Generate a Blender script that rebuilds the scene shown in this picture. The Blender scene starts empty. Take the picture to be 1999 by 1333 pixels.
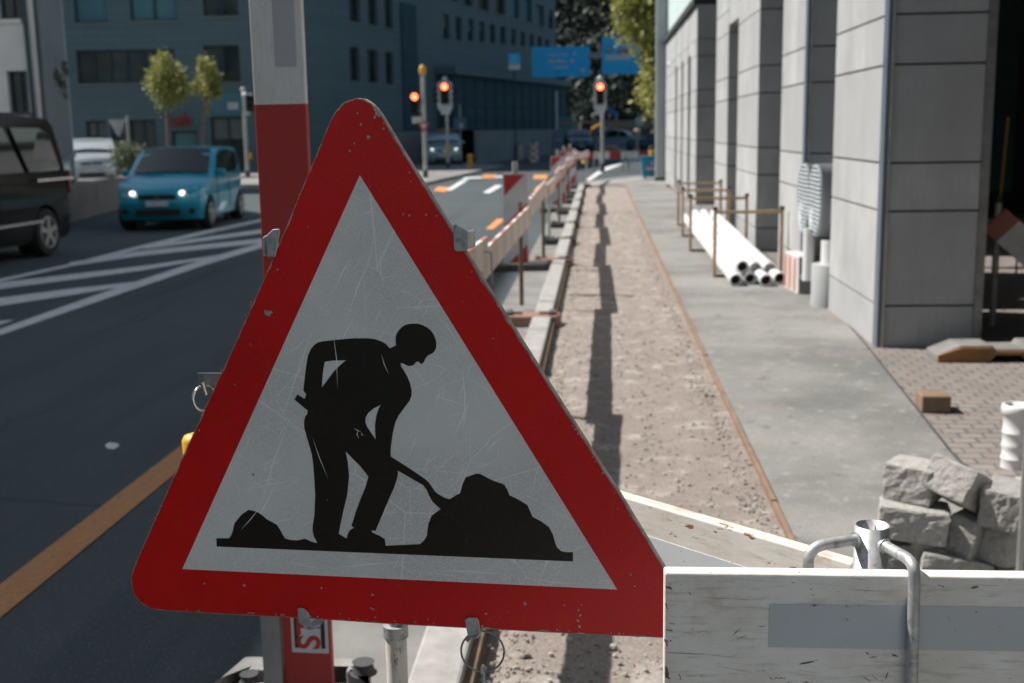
import bpy, math, random
from mathutils import Vector, Matrix, noise
from mathutils.geometry import tessellate_polygon
R = math.radians
rnd = random.Random(7)
C = bpy.context.scene.collection
SC = bpy.context.scene

# ------------------------------------------------------------------ camera
F = 2300.; CX = 999.5; CY = 666.5; H = 1.70
PITCH = math.atan((CY-253)/F); ROLL = R(0.97); YAW = R(4.29548)
_f = Vector((-math.sin(YAW)*math.cos(PITCH), math.cos(YAW)*math.cos(PITCH), -math.sin(PITCH)))
_r0 = Vector((math.cos(YAW), math.sin(YAW), 0)); _u0 = _r0.cross(_f)
_r = math.cos(ROLL)*_r0 - math.sin(ROLL)*_u0
_u = math.sin(ROLL)*_r0 + math.cos(ROLL)*_u0
EYE = Vector((0, 0, H))
def ray(px, py): return _f + _r*((px-CX)/F) - _u*((py-CY)/F)
def G(px, py, z=0.0):
    d = ray(px, py); return EYE + d*((z-H)/d.z)
def AY(px, py, Y):
    d = ray(px, py); return EYE + d*(Y/d.y)
def AX(px, py, X):
    d = ray(px, py); return EYE + d*(X/d.x)
def PL(px, py, p0, n):
    d = ray(px, py); return EYE + d*((p0-EYE).dot(n)/d.dot(n))

cam_d = bpy.data.cameras.new('camera'); cam = bpy.data.objects.new('camera', cam_d); C.objects.link(cam)
cam_d.sensor_width = 36; cam_d.lens = 36*F/1999.; cam_d.clip_start = 0.05; cam_d.clip_end = 3000
m = Matrix((( _r.x, _u.x, -_f.x), (_r.y, _u.y, -_f.y), (_r.z, _u.z, -_f.z))).to_4x4(); m.translation = EYE
cam.matrix_world = m
cam_d.dof.use_dof = True; cam_d.dof.focus_distance = 1.66; cam_d.dof.aperture_fstop = 6.8
SC.camera = cam

# ------------------------------------------------------------------ light
SUN = Vector((-0.60, 0.165, 0.78)).normalized()
sd = bpy.data.lights.new('sun', 'SUN'); sd.energy = 4.6; sd.angle = R(0.53); sd.color = (1.0, .95, .89)
so = bpy.data.objects.new('sun', sd); C.objects.link(so); so.rotation_euler = SUN.to_track_quat('Z', 'Y').to_euler()
w = bpy.data.worlds.new('World'); SC.world = w; w.use_nodes = True
nt = w.node_tree; bg = nt.nodes['Background']; sky = nt.nodes.new('ShaderNodeTexSky'); sky.sky_type = 'NISHITA'
sky.sun_disc = False; sky.sun_elevation = math.asin(SUN.z); sky.sun_rotation = math.atan2(SUN.x, SUN.y); sky.dust_density = 1.2; sky.ozone_density = 1.5
tint = nt.nodes.new('ShaderNodeMix'); tint.data_type = 'RGBA'; tint.blend_type = 'MULTIPLY'; tint.inputs[0].default_value = 1.; tint.inputs[7].default_value = (.90, 1.0, .93, 1)
nt.links.new(sky.outputs[0], tint.inputs[6]); nt.links.new(tint.outputs[2], bg.inputs[0]); bg.inputs[1].default_value = 0.062
SC.view_settings.view_transform = 'Standard'; SC.view_settings.look = 'None'; SC.view_settings.exposure = 0.62
SC.render.engine = 'CYCLES'
SC.cycles.max_bounces = 6

# ------------------------------------------------------------------ materials
class NB:
    def __init__(s, name):
        s.m = bpy.data.materials.new(name); s.m.use_nodes = True; s.t = s.m.node_tree; s.p = s.t.nodes['Principled BSDF']
    def n(s, typ, **kw):
        x = s.t.nodes.new(typ)
        for k, v in kw.items():
            if k.startswith('i_'):
                k2 = k[2:]; k2 = int(k2) if k2.isdigit() else k2.replace('_', ' ')
                x.inputs[k2].default_value = v
            else: setattr(x, k, v)
        return x
    def l(s, a, b): s.t.links.new(a, b)
    def mix(s, fac, a, b):
        x = s.n('ShaderNodeMix', data_type='RGBA')
        for sock, v in ((x.inputs[0], fac), (x.inputs[6], a), (x.inputs[7], b)):
            if isinstance(v, (int, float, tuple)): sock.default_value = (v if isinstance(v, (int, float)) else (v+(1,))[:4])
            else: s.l(v, sock)
        return x.outputs[2]
    def ramp(s, fac, a, b, ca=(0, 0, 0, 1), cb=(1, 1, 1, 1)):
        x = s.n('ShaderNodeValToRGB'); e = x.color_ramp.elements; e[0].position = a; e[1].position = b; e[0].color = ca; e[1].color = cb
        s.l(fac, x.inputs[0]); return x.outputs[0]
    def noise(s, scale, detail=4, rough=.55, co=None, stretch=None):
        x = s.n('ShaderNodeTexNoise', i_Scale=scale, i_Detail=detail, i_Roughness=rough)
        s.coord(x, stretch, co); return x.outputs[0]
    def coord(s, x, stretch=None, co=None):
        if co is None:
            if not hasattr(s, 'tc'): s.tc = s.n('ShaderNodeTexCoord')
            co = s.tc.outputs['Object']
        if stretch:
            mp = s.n('ShaderNodeMapping'); mp.inputs['Scale'].default_value = stretch[:3]
            if len(stretch) > 3: mp.inputs['Rotation'].default_value = stretch[3]
            s.l(co, mp.inputs[0]); co = mp.outputs[0]
        s.l(co, x.inputs['Vector'])
    def bump(s, h, strength, dist=.01):
        b = s.n('ShaderNodeBump', i_Strength=strength, i_Distance=dist); s.l(h, b.inputs['Height'])
        if s.p.inputs['Normal'].links: s.l(s.p.inputs['Normal'].links[0].from_socket, b.inputs['Normal'])
        s.l(b.outputs[0], s.p.inputs['Normal'])
    def base(s, c):
        if isinstance(c, tuple): s.p.inputs['Base Color'].default_value = (c+(1,))[:4]
        else: s.l(c, s.p.inputs['Base Color'])
    def set(s, **k):
        for a, v in k.items(): s.p.inputs[a.replace('_', ' ')].default_value = v
        return s

def mat(name, c, c2=None, scale=3., rough=.7, metal=0., bump=0., bscale=60., coat=0., lo=.35, hi=.7, stretch=None, spec=.5):
    b = NB(name)
    if c2 is None: c2 = tuple(x*.78 for x in c)
    nz = b.noise(scale, 6, .6, stretch=stretch)
    b.base(b.mix(b.ramp(nz, lo, hi), c, c2))
    b.set(Roughness=rough, Metallic=metal)
    b.p.inputs['Specular IOR Level'].default_value = spec
    if coat: b.p.inputs['Coat Weight'].default_value = coat; b.p.inputs['Coat Roughness'].default_value = .05
    if bump: b.bump(b.noise(bscale, 5, .6), bump)
    return b.m
def emis(name, c, s):
    b = NB(name); b.base(tuple(x*.6 for x in c)); b.p.inputs['Emission Color'].default_value = c+(1,); b.p.inputs['Emission Strength'].default_value = s; return b.m

M = {}
# asphalt
b = NB('asphalt'); fine = b.noise(160, 4, .7); big = b.noise(.35, 5, .6); streak = b.noise(1.2, 4, .6, stretch=(1.2, .08, 1))
c = b.mix(b.ramp(fine, .3, .75), (.020, .034, .040), (.074, .088, .094)); c = b.mix(b.ramp(big, .4, .7), c, (.056, .072, .079)); c = b.mix(b.ramp(streak, .5, .75), c, (.022, .036, .042))
cr = b.n('ShaderNodeTexVoronoi', feature='DISTANCE_TO_EDGE', i_Scale=.55); nzv = b.n('ShaderNodeTexNoise', i_Scale=3., i_Detail=6.); b.coord(nzv); va = b.n('ShaderNodeMix', data_type='VECTOR'); va.inputs[0].default_value = .12; b.l(b.tc.outputs['Object'], va.inputs[4]); b.l(nzv.outputs['Color'], va.inputs[5]); b.l(va.outputs[1], cr.inputs['Vector'])
ckm = b.n('ShaderNodeMath', operation='MULTIPLY'); b.l(b.ramp(cr.outputs['Distance'], .003, .008, (1, 1, 1, 1), (0, 0, 0, 1)), ckm.inputs[0]); b.l(b.ramp(b.noise(.6, 3, .5), .5, .56), ckm.inputs[1]); c = b.mix(ckm.outputs[0], c, (.02, .03, .034))
vo = b.n('ShaderNodeTexVoronoi', i_Scale=90.); b.coord(vo); c = b.mix(b.ramp(vo.outputs['Distance'], .10, .16, (1, 1, 1, 1), (0, 0, 0, 1)), c, (.30, .31, .31))
b.base(c); b.set(Roughness=.85); b.bump(b.noise(220, 3, .7), .5, .004); M['asphalt'] = b.m
M['ground'] = mat('dusty_ground', (.13, .13, .13), (.09, .10, .10), 1.2, .95, bump=.4, bscale=40)
b = NB('concrete_path'); n1 = b.noise(.9, 7, .65); n2 = b.noise(.5, 4, .6, stretch=(.4, 1.2, 1)); n3 = b.noise(140, 3, .7)
c = b.mix(b.ramp(n1, .38, .62), (.15, .152, .145), (.27, .265, .245)); c = b.mix(b.ramp(n2, .5, .68), c, (.27, .265, .25))
c = b.mix(b.ramp(b.noise(1.7, 6, .7, stretch=(.7, 1.8, 1)), .57, .72), c, (.30, .20, .15)); c = b.mix(b.ramp(n3, .45, .75), c, (.10, .10, .097)); c = b.mix(b.ramp(b.noise(12, 7, .75), .55, .68), c, (.29, .28, .26)); c = b.mix(b.ramp(b.noise(3.1, 8, .75), .60, .66), c, (.11, .11, .108))
b.base(c); b.set(Roughness=.9); b.bump(b.noise(90, 4, .6), .3, .004); M['path'] = b.m
b = NB('gravel'); n1 = b.noise(1.6, 6, .65); n2 = b.noise(110, 5, .75); vo = b.n('ShaderNodeTexVoronoi', i_Scale=70.); b.coord(vo)
c = b.mix(b.ramp(n2, .3, .72), (.13, .108, .092), (.42, .36, .315)); c = b.mix(b.ramp(n1, .42, .6), c, (.24, .20, .175))
c = b.mix(b.ramp(vo.outputs['Distance'], .1, .25, (1, 1, 1, 1), (0, 0, 0, 1)), c, (.46, .42, .39)); c = b.mix(b.ramp(b.noise(4, 7, .7), .54, .66), c, (.43, .39, .36)); c = b.mix(b.ramp(b.noise(9, 6, .7, stretch=(1, .6, 1)), .60, .68), c, (.15, .13, .115))
b.base(c); b.set(Roughness=.95); b.bump(n2, .9, .008); b.bump(vo.outputs['Distance'], .15, .004); M['gravel'] = b.m
M['pebble'] = (lambda b: (b.base(b.mix(b.ramp(b.n('ShaderNodeNewGeometry').outputs['Random Per Island'], 0, 1), (.20, .17, .15), (.46, .42, .38))), b.set(Roughness=.9), b.m)[-1])(NB('pebble'))
M['formwork'] = mat('rusty_timber_edge', (.27, .17, .11), (.17, .115, .085), 5, .85, bump=.3)
M['kerb'] = mat('granite_kerb', (.37, .36, .34), (.25, .24, .23), 9, .8, bump=.3, bscale=120)
M['gutter'] = mat('gutter_concrete', (.22, .215, .205), (.14, .14, .138), 2.5, .9, bump=.3)
b = NB('setts'); br = b.n('ShaderNodeTexBrick', i_Scale=1., i_Mortar_Size=.012, i_Brick_Width=.13, i_Row_Height=.10)
b.coord(br); nz = b.noise(6, 5, .6); br.inputs['Color1'].default_value = (.27, .235, .21, 1); br.inputs['Color2'].default_value = (.17, .16, .155, 1); br.inputs['Mortar'].default_value = (.10, .09, .08, 1)
br.inputs['Mortar Smooth'].default_value = .5; br.inputs['Bias'].default_value = 0.
c = b.mix(b.ramp(nz, .4, .75), br.outputs['Color'], (.25, .21, .185)); c = b.mix(.3, c, b.mix(b.ramp(b.noise(60, 4, .7), .3, .7), (.1, .09, .085), (.27, .24, .22)))
b.base(c); b.set(Roughness=.85); b.bump(b.ramp(br.outputs['Fac'], 0, 1, (1, 1, 1, 1), (0, 0, 0, 1)), .8, .01); b.bump(b.noise(50, 4, .6), .4, .006); M['setts'] = b.m
M['white_line'] = mat('road_white_paint', (.62, .63, .63), (.42, .43, .43), 6, .7, lo=.45, hi=.75)
M['orange_worn_shaded'] = mat('worn_shaded_orange_paint', (.50, .23, .085), (.30, .16, .08), 30, .8, lo=.35, hi=.75)  # worn orange, darkened to put the near line's shade into its colour
M['orange_line'] = mat('road_orange_paint', (.72, .27, .07), (.50, .20, .07), 9, .7, lo=.4, hi=.8)
# pillars
b = NB('stone_panels'); n1 = b.noise(1.3, 6, .6); n2 = b.noise(9, 5, .6, stretch=(3, 3, .35))
c = b.mix(b.ramp(n1, .35, .7), b.mix(b.n('ShaderNodeNewGeometry').outputs['Random Per Island'], (.49, .495, .495), (.37, .38, .385)), (.33, .335, .34)); c = b.mix(b.ramp(n2, .5, .8), c, (.34, .345, .35)); c = b.mix(b.ramp(b.noise(70, 4, .7), .6, .8), c, (.31, .315, .32))
b.base(c); b.set(Roughness=.75); b.bump(b.noise(60, 4, .6), .12, .004); M['stone'] = b.m
M['joint'] = mat('dark_joint', (.05, .05, .055), rough=.95)
M['steel_blue'] = mat('painted_steel_edge', (.16, .19, .24), (.12, .15, .19), 4, .45, metal=.3)
M['steel_trim'] = mat('steel_trim', (.42, .42, .40), (.3, .3, .29), 8, .4, metal=.6)
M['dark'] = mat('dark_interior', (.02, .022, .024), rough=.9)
M['netting'] = mat('green_netting', (.01, .03, .03), rough=.9)
# metals
b = NB('galvanised'); vo = b.n('ShaderNodeTexVoronoi', i_Scale=140.); b.coord(vo); n1 = b.noise(30, 5, .6)
c = b.mix(b.ramp(n1, .35, .7), (.42, .45, .47), (.26, .29, .31)); c = b.mix(.25, c, vo.outputs['Color']); hs = b.n('ShaderNodeHueSaturation', i_Saturation=.25); b.l(c, hs.inputs['Color'])
b.base(hs.outputs[0]); b.set(Metallic=.6, Roughness=.5); b.bump(b.noise(180, 3, .6), .12, .001); b.l(b.ramp(n1, .3, .8, (.42, .42, .42, 1), (.68, .68, .68, 1)), b.p.inputs['Roughness']); M['galv'] = b.m
M['steel'] = mat('dull_steel', (.30, .30, .30), (.2, .2, .2), 8, .45, metal=.7)
M['pole'] = mat('pole_grey', (.50, .49, .47), (.3, .3, .28), 3, .5, metal=.3)
M['rusty'] = mat('rusty_steel', (.20, .13, .08), (.10, .075, .055), 12, .8, metal=.3, bump=.2)
M['tan_steel'] = mat('tan_painted_steel', (.48, .32, .18), (.34, .23, .14), 8, .6)
M['black'] = mat('black_plastic', (.02, .02, .02), rough=.5)
M['rubber'] = mat('dark_rubber', (.05, .052, .055), (.08, .08, .08), 9, .85, bump=.3)
M['rubber_red'] = mat('reddish_recycled_plastic', (.30, .16, .12), (.20, .12, .10), 7, .8, bump=.3)
M['plastic_pale'] = mat('pale_recycled_plastic', (.33, .32, .305), (.20, .195, .19), 5, .8, bump=.4, bscale=45)
M['socket_brown'] = mat('dirty_brown_rubber', (.13, .10, .08), (.20, .13, .09), 14, .8)
M['white_plastic'] = mat('white_pipe_plastic', (.72, .72, .72), (.66, .66, .66), 3, .35)
M['duct'] = mat('duct_sheet_metal', (.56, .60, .63), (.46, .50, .53), 3, .4, metal=.15)
M['blue_bin'] = mat('blue_plastic', (.015, .22, .36), (.012, .17, .28), 3, .45)
M['sign_blue'] = mat('blue_sign_face', (.015, .52, .95), (.018, .43, .85), 2, .5)
M['sign_white'] = mat('white_sign_paint', (.62, .64, .66), rough=.5)
M['yellow'] = mat('signal_yellow', (.75, .38, .03), (.55, .28, .03), 6, .5)
M['red'] = mat('signal_red', (.50, .03, .025), (.38, .03, .025), 5, .5)
M['pale_red'] = mat('faded_red', (.50, .17, .12), (.42, .18, .14), 5, .6)

# weathered painted board (white / red) with chips down to wood, grime and rust flecks
def painted(name, c, wood=(.17, .10, .06), amt=.64, dirt=(.58, .51, .42), dscale=2.5, axis=0, stain=.5):
    b = NB(name); st = [22, 22, 22]; st[axis] = 3.0
    grain = b.noise(6, 6, .65, stretch=tuple(st)); chips = b.noise(16, 7, .72, stretch=(1.0 if axis == 0 else 2.2, 2.2, 2.2 if axis == 0 else 1.0))
    d = b.noise(dscale, 7, .7, stretch=(1.5, 1.5, 1.5)); fl = b.noise(75, 3, .6)
    col = b.mix(b.ramp(d, .42, .78), c, dirt); col = b.mix(b.ramp(grain, .52, .8), col, tuple(x*.80 for x in dirt))
    col = b.mix(b.ramp(fl, .70, .74), col, wood)
    mm = b.n('ShaderNodeMath', operation='MULTIPLY'); b.l(chips, mm.inputs[0]); mm.inputs[1].default_value = 1.0
    chm = b.ramp(mm.outputs[0], amt, amt+.025); col = b.mix(chm, col, wood)
    st2 = b.noise(8, 5, .7); col = b.mix(b.ramp(st2, .62, .8, (0, 0, 0, 1), (stain, stain, stain, 1)), col, (.40, .22, .13))
    b.base(col); b.set(Roughness=.55); b.bump(b.ramp(chm, 0, 1, (1, 1, 1, 1), (0, 0, 0, 1)), .5, .002); b.bump(grain, .25, .002); return b.m
M['board_white'] = painted('weathered_white_paint', (.82, .80, .76))
M['board_white_v'] = painted('weathered_white_paint_upright', (.64, .64, .63), axis=2, amt=.68)
M['board_red'] = painted('weathered_red_paint', (.42, .028, .025), wood=(.30, .14, .10), dirt=(.33, .05, .045), axis=2, amt=.70, stain=.1)
M['board_rust'] = painted('rust_stained_white_paint', (.62, .60, .56), wood=(.24, .10, .045), amt=.60, dirt=(.50, .42, .34), stain=1.0)
M['pole_paint'] = painted('rusty_white_pole_paint', (.70, .69, .66), wood=(.22, .09, .035), amt=.53, dirt=(.50, .38, .27), axis=2, stain=1.)
M['bare_wood'] = mat('bare_dark_wood', (.24, .15, .09), (.10, .065, .045), 60, .9)
M['patch'] = (lambda b: (b.base(b.mix(b.ramp(b.noise(60, 5, .7), .66, .69), b.mix(b.ramp(b.noise(3, 6, .6), .4, .7), (.52, .545, .57), (.46, .48, .50)), (.09, .07, .06))), b.set(Roughness=.42), b.m)[-1])(NB('grey_reflective_patch'))
M['patch_v'] = mat('faded_reflective_patch', (.44, .43, .45), (.38, .37, .39), 5, .5)

# sign faces
def sheet(name, c, c2, scr, chip, emb=.25):
    b = NB(name)
    wv = b.n('ShaderNodeTexVoronoi', i_Scale=330.); b.coord(wv)                     # reflective honeycomb cells
    n1 = b.noise(4.0, 7, .65); n2 = b.noise(26, 6, .7)
    c0 = b.mix(b.ramp(n1, .35, .75), c, c2); c0 = b.mix(b.ramp(wv.outputs['Distance'], .2, .6, (0, 0, 0, 1), (.6, .6, .6, 1)), c0, tuple(x*.62 for x in c)); c0 = b.mix(b.ramp(b.noise(3.1, 4, .6), .40, .62, (.75, .75, .75, 1), (0, 0, 0, 1)), c0, b.mix(b.ramp(n1, .35, .75), c, c2))
    fac = None
    for rot, sc, w_ in ((.6, 5.0, .0035), (-.9, 7.0, .003), (1.9, 9.0, .0025), (2.7, 3.3, .003)):
        v = b.n('ShaderNodeTexVoronoi', feature='DISTANCE_TO_EDGE', i_Scale=sc); b.coord(v, (1.9, 1.9, .45, (0, rot, 0)))
        msk = b.ramp(v.outputs['Distance'], w_, w_*2.2, (1, 1, 1, 1), (0, 0, 0, 1)); gate = b.ramp(b.noise(7.3*sc/5, 3, .5), .50, .56)
        mm = b.n('ShaderNodeMath', operation='MULTIPLY'); b.l(msk, mm.inputs[0]); b.l(gate, mm.inputs[1])
        if fac is None: fac = mm.outputs[0]
        else:
            a = b.n('ShaderNodeMath', operation='MAXIMUM'); b.l(fac, a.inputs[0]); b.l(mm.outputs[0], a.inputs[1]); fac = a.outputs[0]
    s2 = b.n('ShaderNodeMath', operation='MULTIPLY'); b.l(fac, s2.inputs[0]); s2.inputs[1].default_value = scr[3]
    c0 = b.mix(s2.outputs[0], c0, scr[:3]); c0 = b.mix(b.ramp(n2, chip, chip+.02), c0, (.45, .43, .40))
    b.base(c0); b.set(Roughness=.33); b.p.inputs['Coat Weight'].default_value = .3; b.p.inputs['Coat Roughness'].default_value = .15
    b.bump(wv.outputs['Distance'], emb, .0006); b.bump(n1, .05, .01); return b.m
M['sheet_red'] = sheet('red_reflective_sheet', (.72, .008, .005), (.60, .007, .005), (.55, .12, .12, .10), .765)
M['sheet_white'] = sheet('white_reflective_sheet', (.80, .795, .775), (.69, .685, .67), (.97, .97, .97, .5), .80)
M['sheet_black'] = sheet('black_sheet', (.013, .010, .007), (.032, .019, .007), (.10, .10, .10, .10), .80)  # brown second tone puts a faint sheen into the black
M['scratch'] = mat('scratched_film', (.97, .97, .97), rough=.5)
M['bare'] = mat('bare_aluminium_chip', (.50, .46, .42), (.30, .26, .24), 60, .5, metal=.3)
M['sheet_edge'] = mat('worn_aluminium_edge', (.48, .42, .37), (.22, .16, .13), 60, .45, metal=.3)

# facades
def facade(name, c, c2): 
    b = NB(name); br = b.n('ShaderNodeTexBrick', i_Scale=1., i_Mortar_Size=.02, i_Brick_Width=1.2, i_Row_Height=.30); 
    if not hasattr(b, 'tc'): b.tc = b.n('ShaderNodeTexCoord')
    mp = b.n('ShaderNodeMapping'); mp.inputs['Rotation'].default_value = (R(90), 0, 0); b.l(b.tc.outputs['Object'], mp.inputs[0]); b.l(mp.outputs[0], br.inputs[0])
    br.inputs['Color1'].default_value = c+(1,); br.inputs['Color2'].default_value = c2+(1,); br.inputs['Mortar'].default_value = tuple(x*.75 for x in c)+(1,)
    b.base(b.mix(b.ramp(b.noise(.5, 5, .6), .4, .7, (0, 0, 0, 1), (.4, .4, .4, 1)), br.outputs[0], tuple(x*.82 for x in c))); b.set(Roughness=.9); return b.m
M['fac_grey'] = facade('teal_grey_stone', (.125, .18, .20), (.11, .16, .18))
M['fac_teal'] = facade('dark_teal_cladding', (.035, .085, .11), (.028, .07, .095))
M['fac_white'] = mat('white_render', (.68, .67, .66), (.60, .59, .58), .8, .9)
M['fac_pale'] = mat('pale_green_render', (.52, .62, .61), (.46, .55, .54), .8, .9)
M['low_wall'] = mat('low_wall_concrete', (.22, .24, .25), (.17, .19, .20), .8, .9)
M['ramp_wall'] = mat('brown_grey_wall', (.20, .185, .18), (.15, .14, .135), 1.2, .9, bump=.3)
b = NB('window_glass'); b.base(b.mix(b.ramp(b.noise(.9, 3, .5), .4, .6), (.015, .03, .035), (.05, .06, .055))); b.set(Roughness=.08); M['pane'] = b.m
b = NB('teal_glass'); b.base((.07, .19, .24)); b.set(Roughness=.2); M['pane_blue'] = b.m  # one even teal colour for panes and panel
M['frame'] = mat('dark_window_frame', (.02, .05, .065), rough=.5)
# leaves
def leafm(name, a, b_):
    b = NB(name); g = b.n('ShaderNodeNewGeometry'); b.base(b.mix(g.outputs['Random Per Island'], a, b_)); b.set(Roughness=.6)
    tr = b.n('ShaderNodeBsdfTranslucent'); b.l(b.mix(g.outputs['Random Per Island'], a, b_), tr.inputs[0]); mx = b.n('ShaderNodeMixShader'); mx.inputs[0].default_value = .35
    out = b.t.nodes['Material Output']; b.l(b.p.outputs[0], mx.inputs[1]); b.l(tr.outputs[0], mx.inputs[2]); b.l(mx.outputs[0], out.inputs[0]); return b.m
M['leaf_yellow'] = leafm('yellow_green_leaves', (.21, .24, .05), (.46, .44, .15))
M['leaf_green'] = leafm('olive_leaves', (.09, .11, .025), (.22, .22, .06))
M['leaf_dark'] = leafm('dark_wood_leaves', (.006, .014, .012), (.022, .036, .027))
M['leaf_mid'] = leafm('sunlit_wood_leaves', (.04, .05, .03), (.10, .105, .065))
M['leaf_pale'] = leafm('pale_shrub_leaves', (.08, .11, .06), (.20, .22, .14))
M['flower'] = mat('white_flowers', (.7, .7, .68), rough=.8)
M['bark'] = mat('bark', (.22, .18, .15), (.13, .10, .08), 12, .9)
M['granite'] = None
b = NB('rough_granite'); n1 = b.noise(18, 8, .75); n2 = b.noise(90, 5, .7); n3 = b.noise(6, 6, .7)
oi = b.n('ShaderNodeObjectInfo'); c = b.mix(b.ramp(n1, .3, .7), (.54, .52, .49), (.36, .345, .325)); c = b.mix(b.ramp(n2, .55, .75), c, (.13, .12, .115)); c = b.mix(b.ramp(n3, .62, .75), c, (.16, .145, .13))
vv = b.n('ShaderNodeMapRange'); vv.inputs[3].default_value = .75; vv.inputs[4].default_value = 1.15; b.l(oi.outputs['Random'], vv.inputs[0]); hs = b.n('ShaderNodeHueSaturation'); b.l(vv.outputs[0], hs.inputs['Value']); b.l(c, hs.inputs['Color'])
b.base(hs.outputs[0]); b.set(Roughness=.9); b.bump(n1, .9, .03); b.bump(n2, .7, .006); M['granite'] = b.m
# cars
def paint(name, c, metal=.2, coat=.7): 
    b = NB(name); b.base(c); b.set(Roughness=.28, Metallic=metal); b.p.inputs['Coat Weight'].default_value = coat; b.p.inputs['Coat Roughness'].default_value = .03; return b.m
M['car_blue'] = paint('blue_car_paint', (.003, .30, .44)); M['car_black'] = paint('black_car_paint', (.010, .0095, .0095), 0., .0); M['car_white'] = paint('white_car_paint', (.42, .47, .49)); M['car_pale'] = paint('pale_blue_car_paint', (.30, .40, .44)); M['car_navy'] = paint('dark_blue_car_paint', (.01, .06, .10))
b = NB('car_glass'); b.base((.012, .02, .022)); b.set(Roughness=.04); b.p.inputs['Specular IOR Level'].default_value = .5; M['car_glass'] = b.m; M['car_black'].node_tree.nodes['Principled BSDF'].inputs['Specular IOR Level'].default_value = .12
M['tyre'] = mat('tyre_rubber', (.018, .018, .018), rough=.85); M['rim'] = mat('alloy_rim', (.42, .42, .42), (.35, .35, .35), 5, .35, metal=.6)
M['chrome'] = mat('chrome_trim', (.6, .6, .6), rough=.2, metal=.9); M['lamp_on'] = emis('lit_headlamp', (1., .97, .9), 1.8); M['lamp_glass'] = mat('headlamp_glass', (.45, .5, .55), rough=.15, metal=.3)
M['lamp_warm'] = emis('warm_lamp', (1., .75, .45), 2.0)
M['red_lit'] = emis('lit_red_signal', (1., .085, .035), 7.0); M['plate'] = mat('number_plate', (.6, .6, .6), rough=.5)

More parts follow.
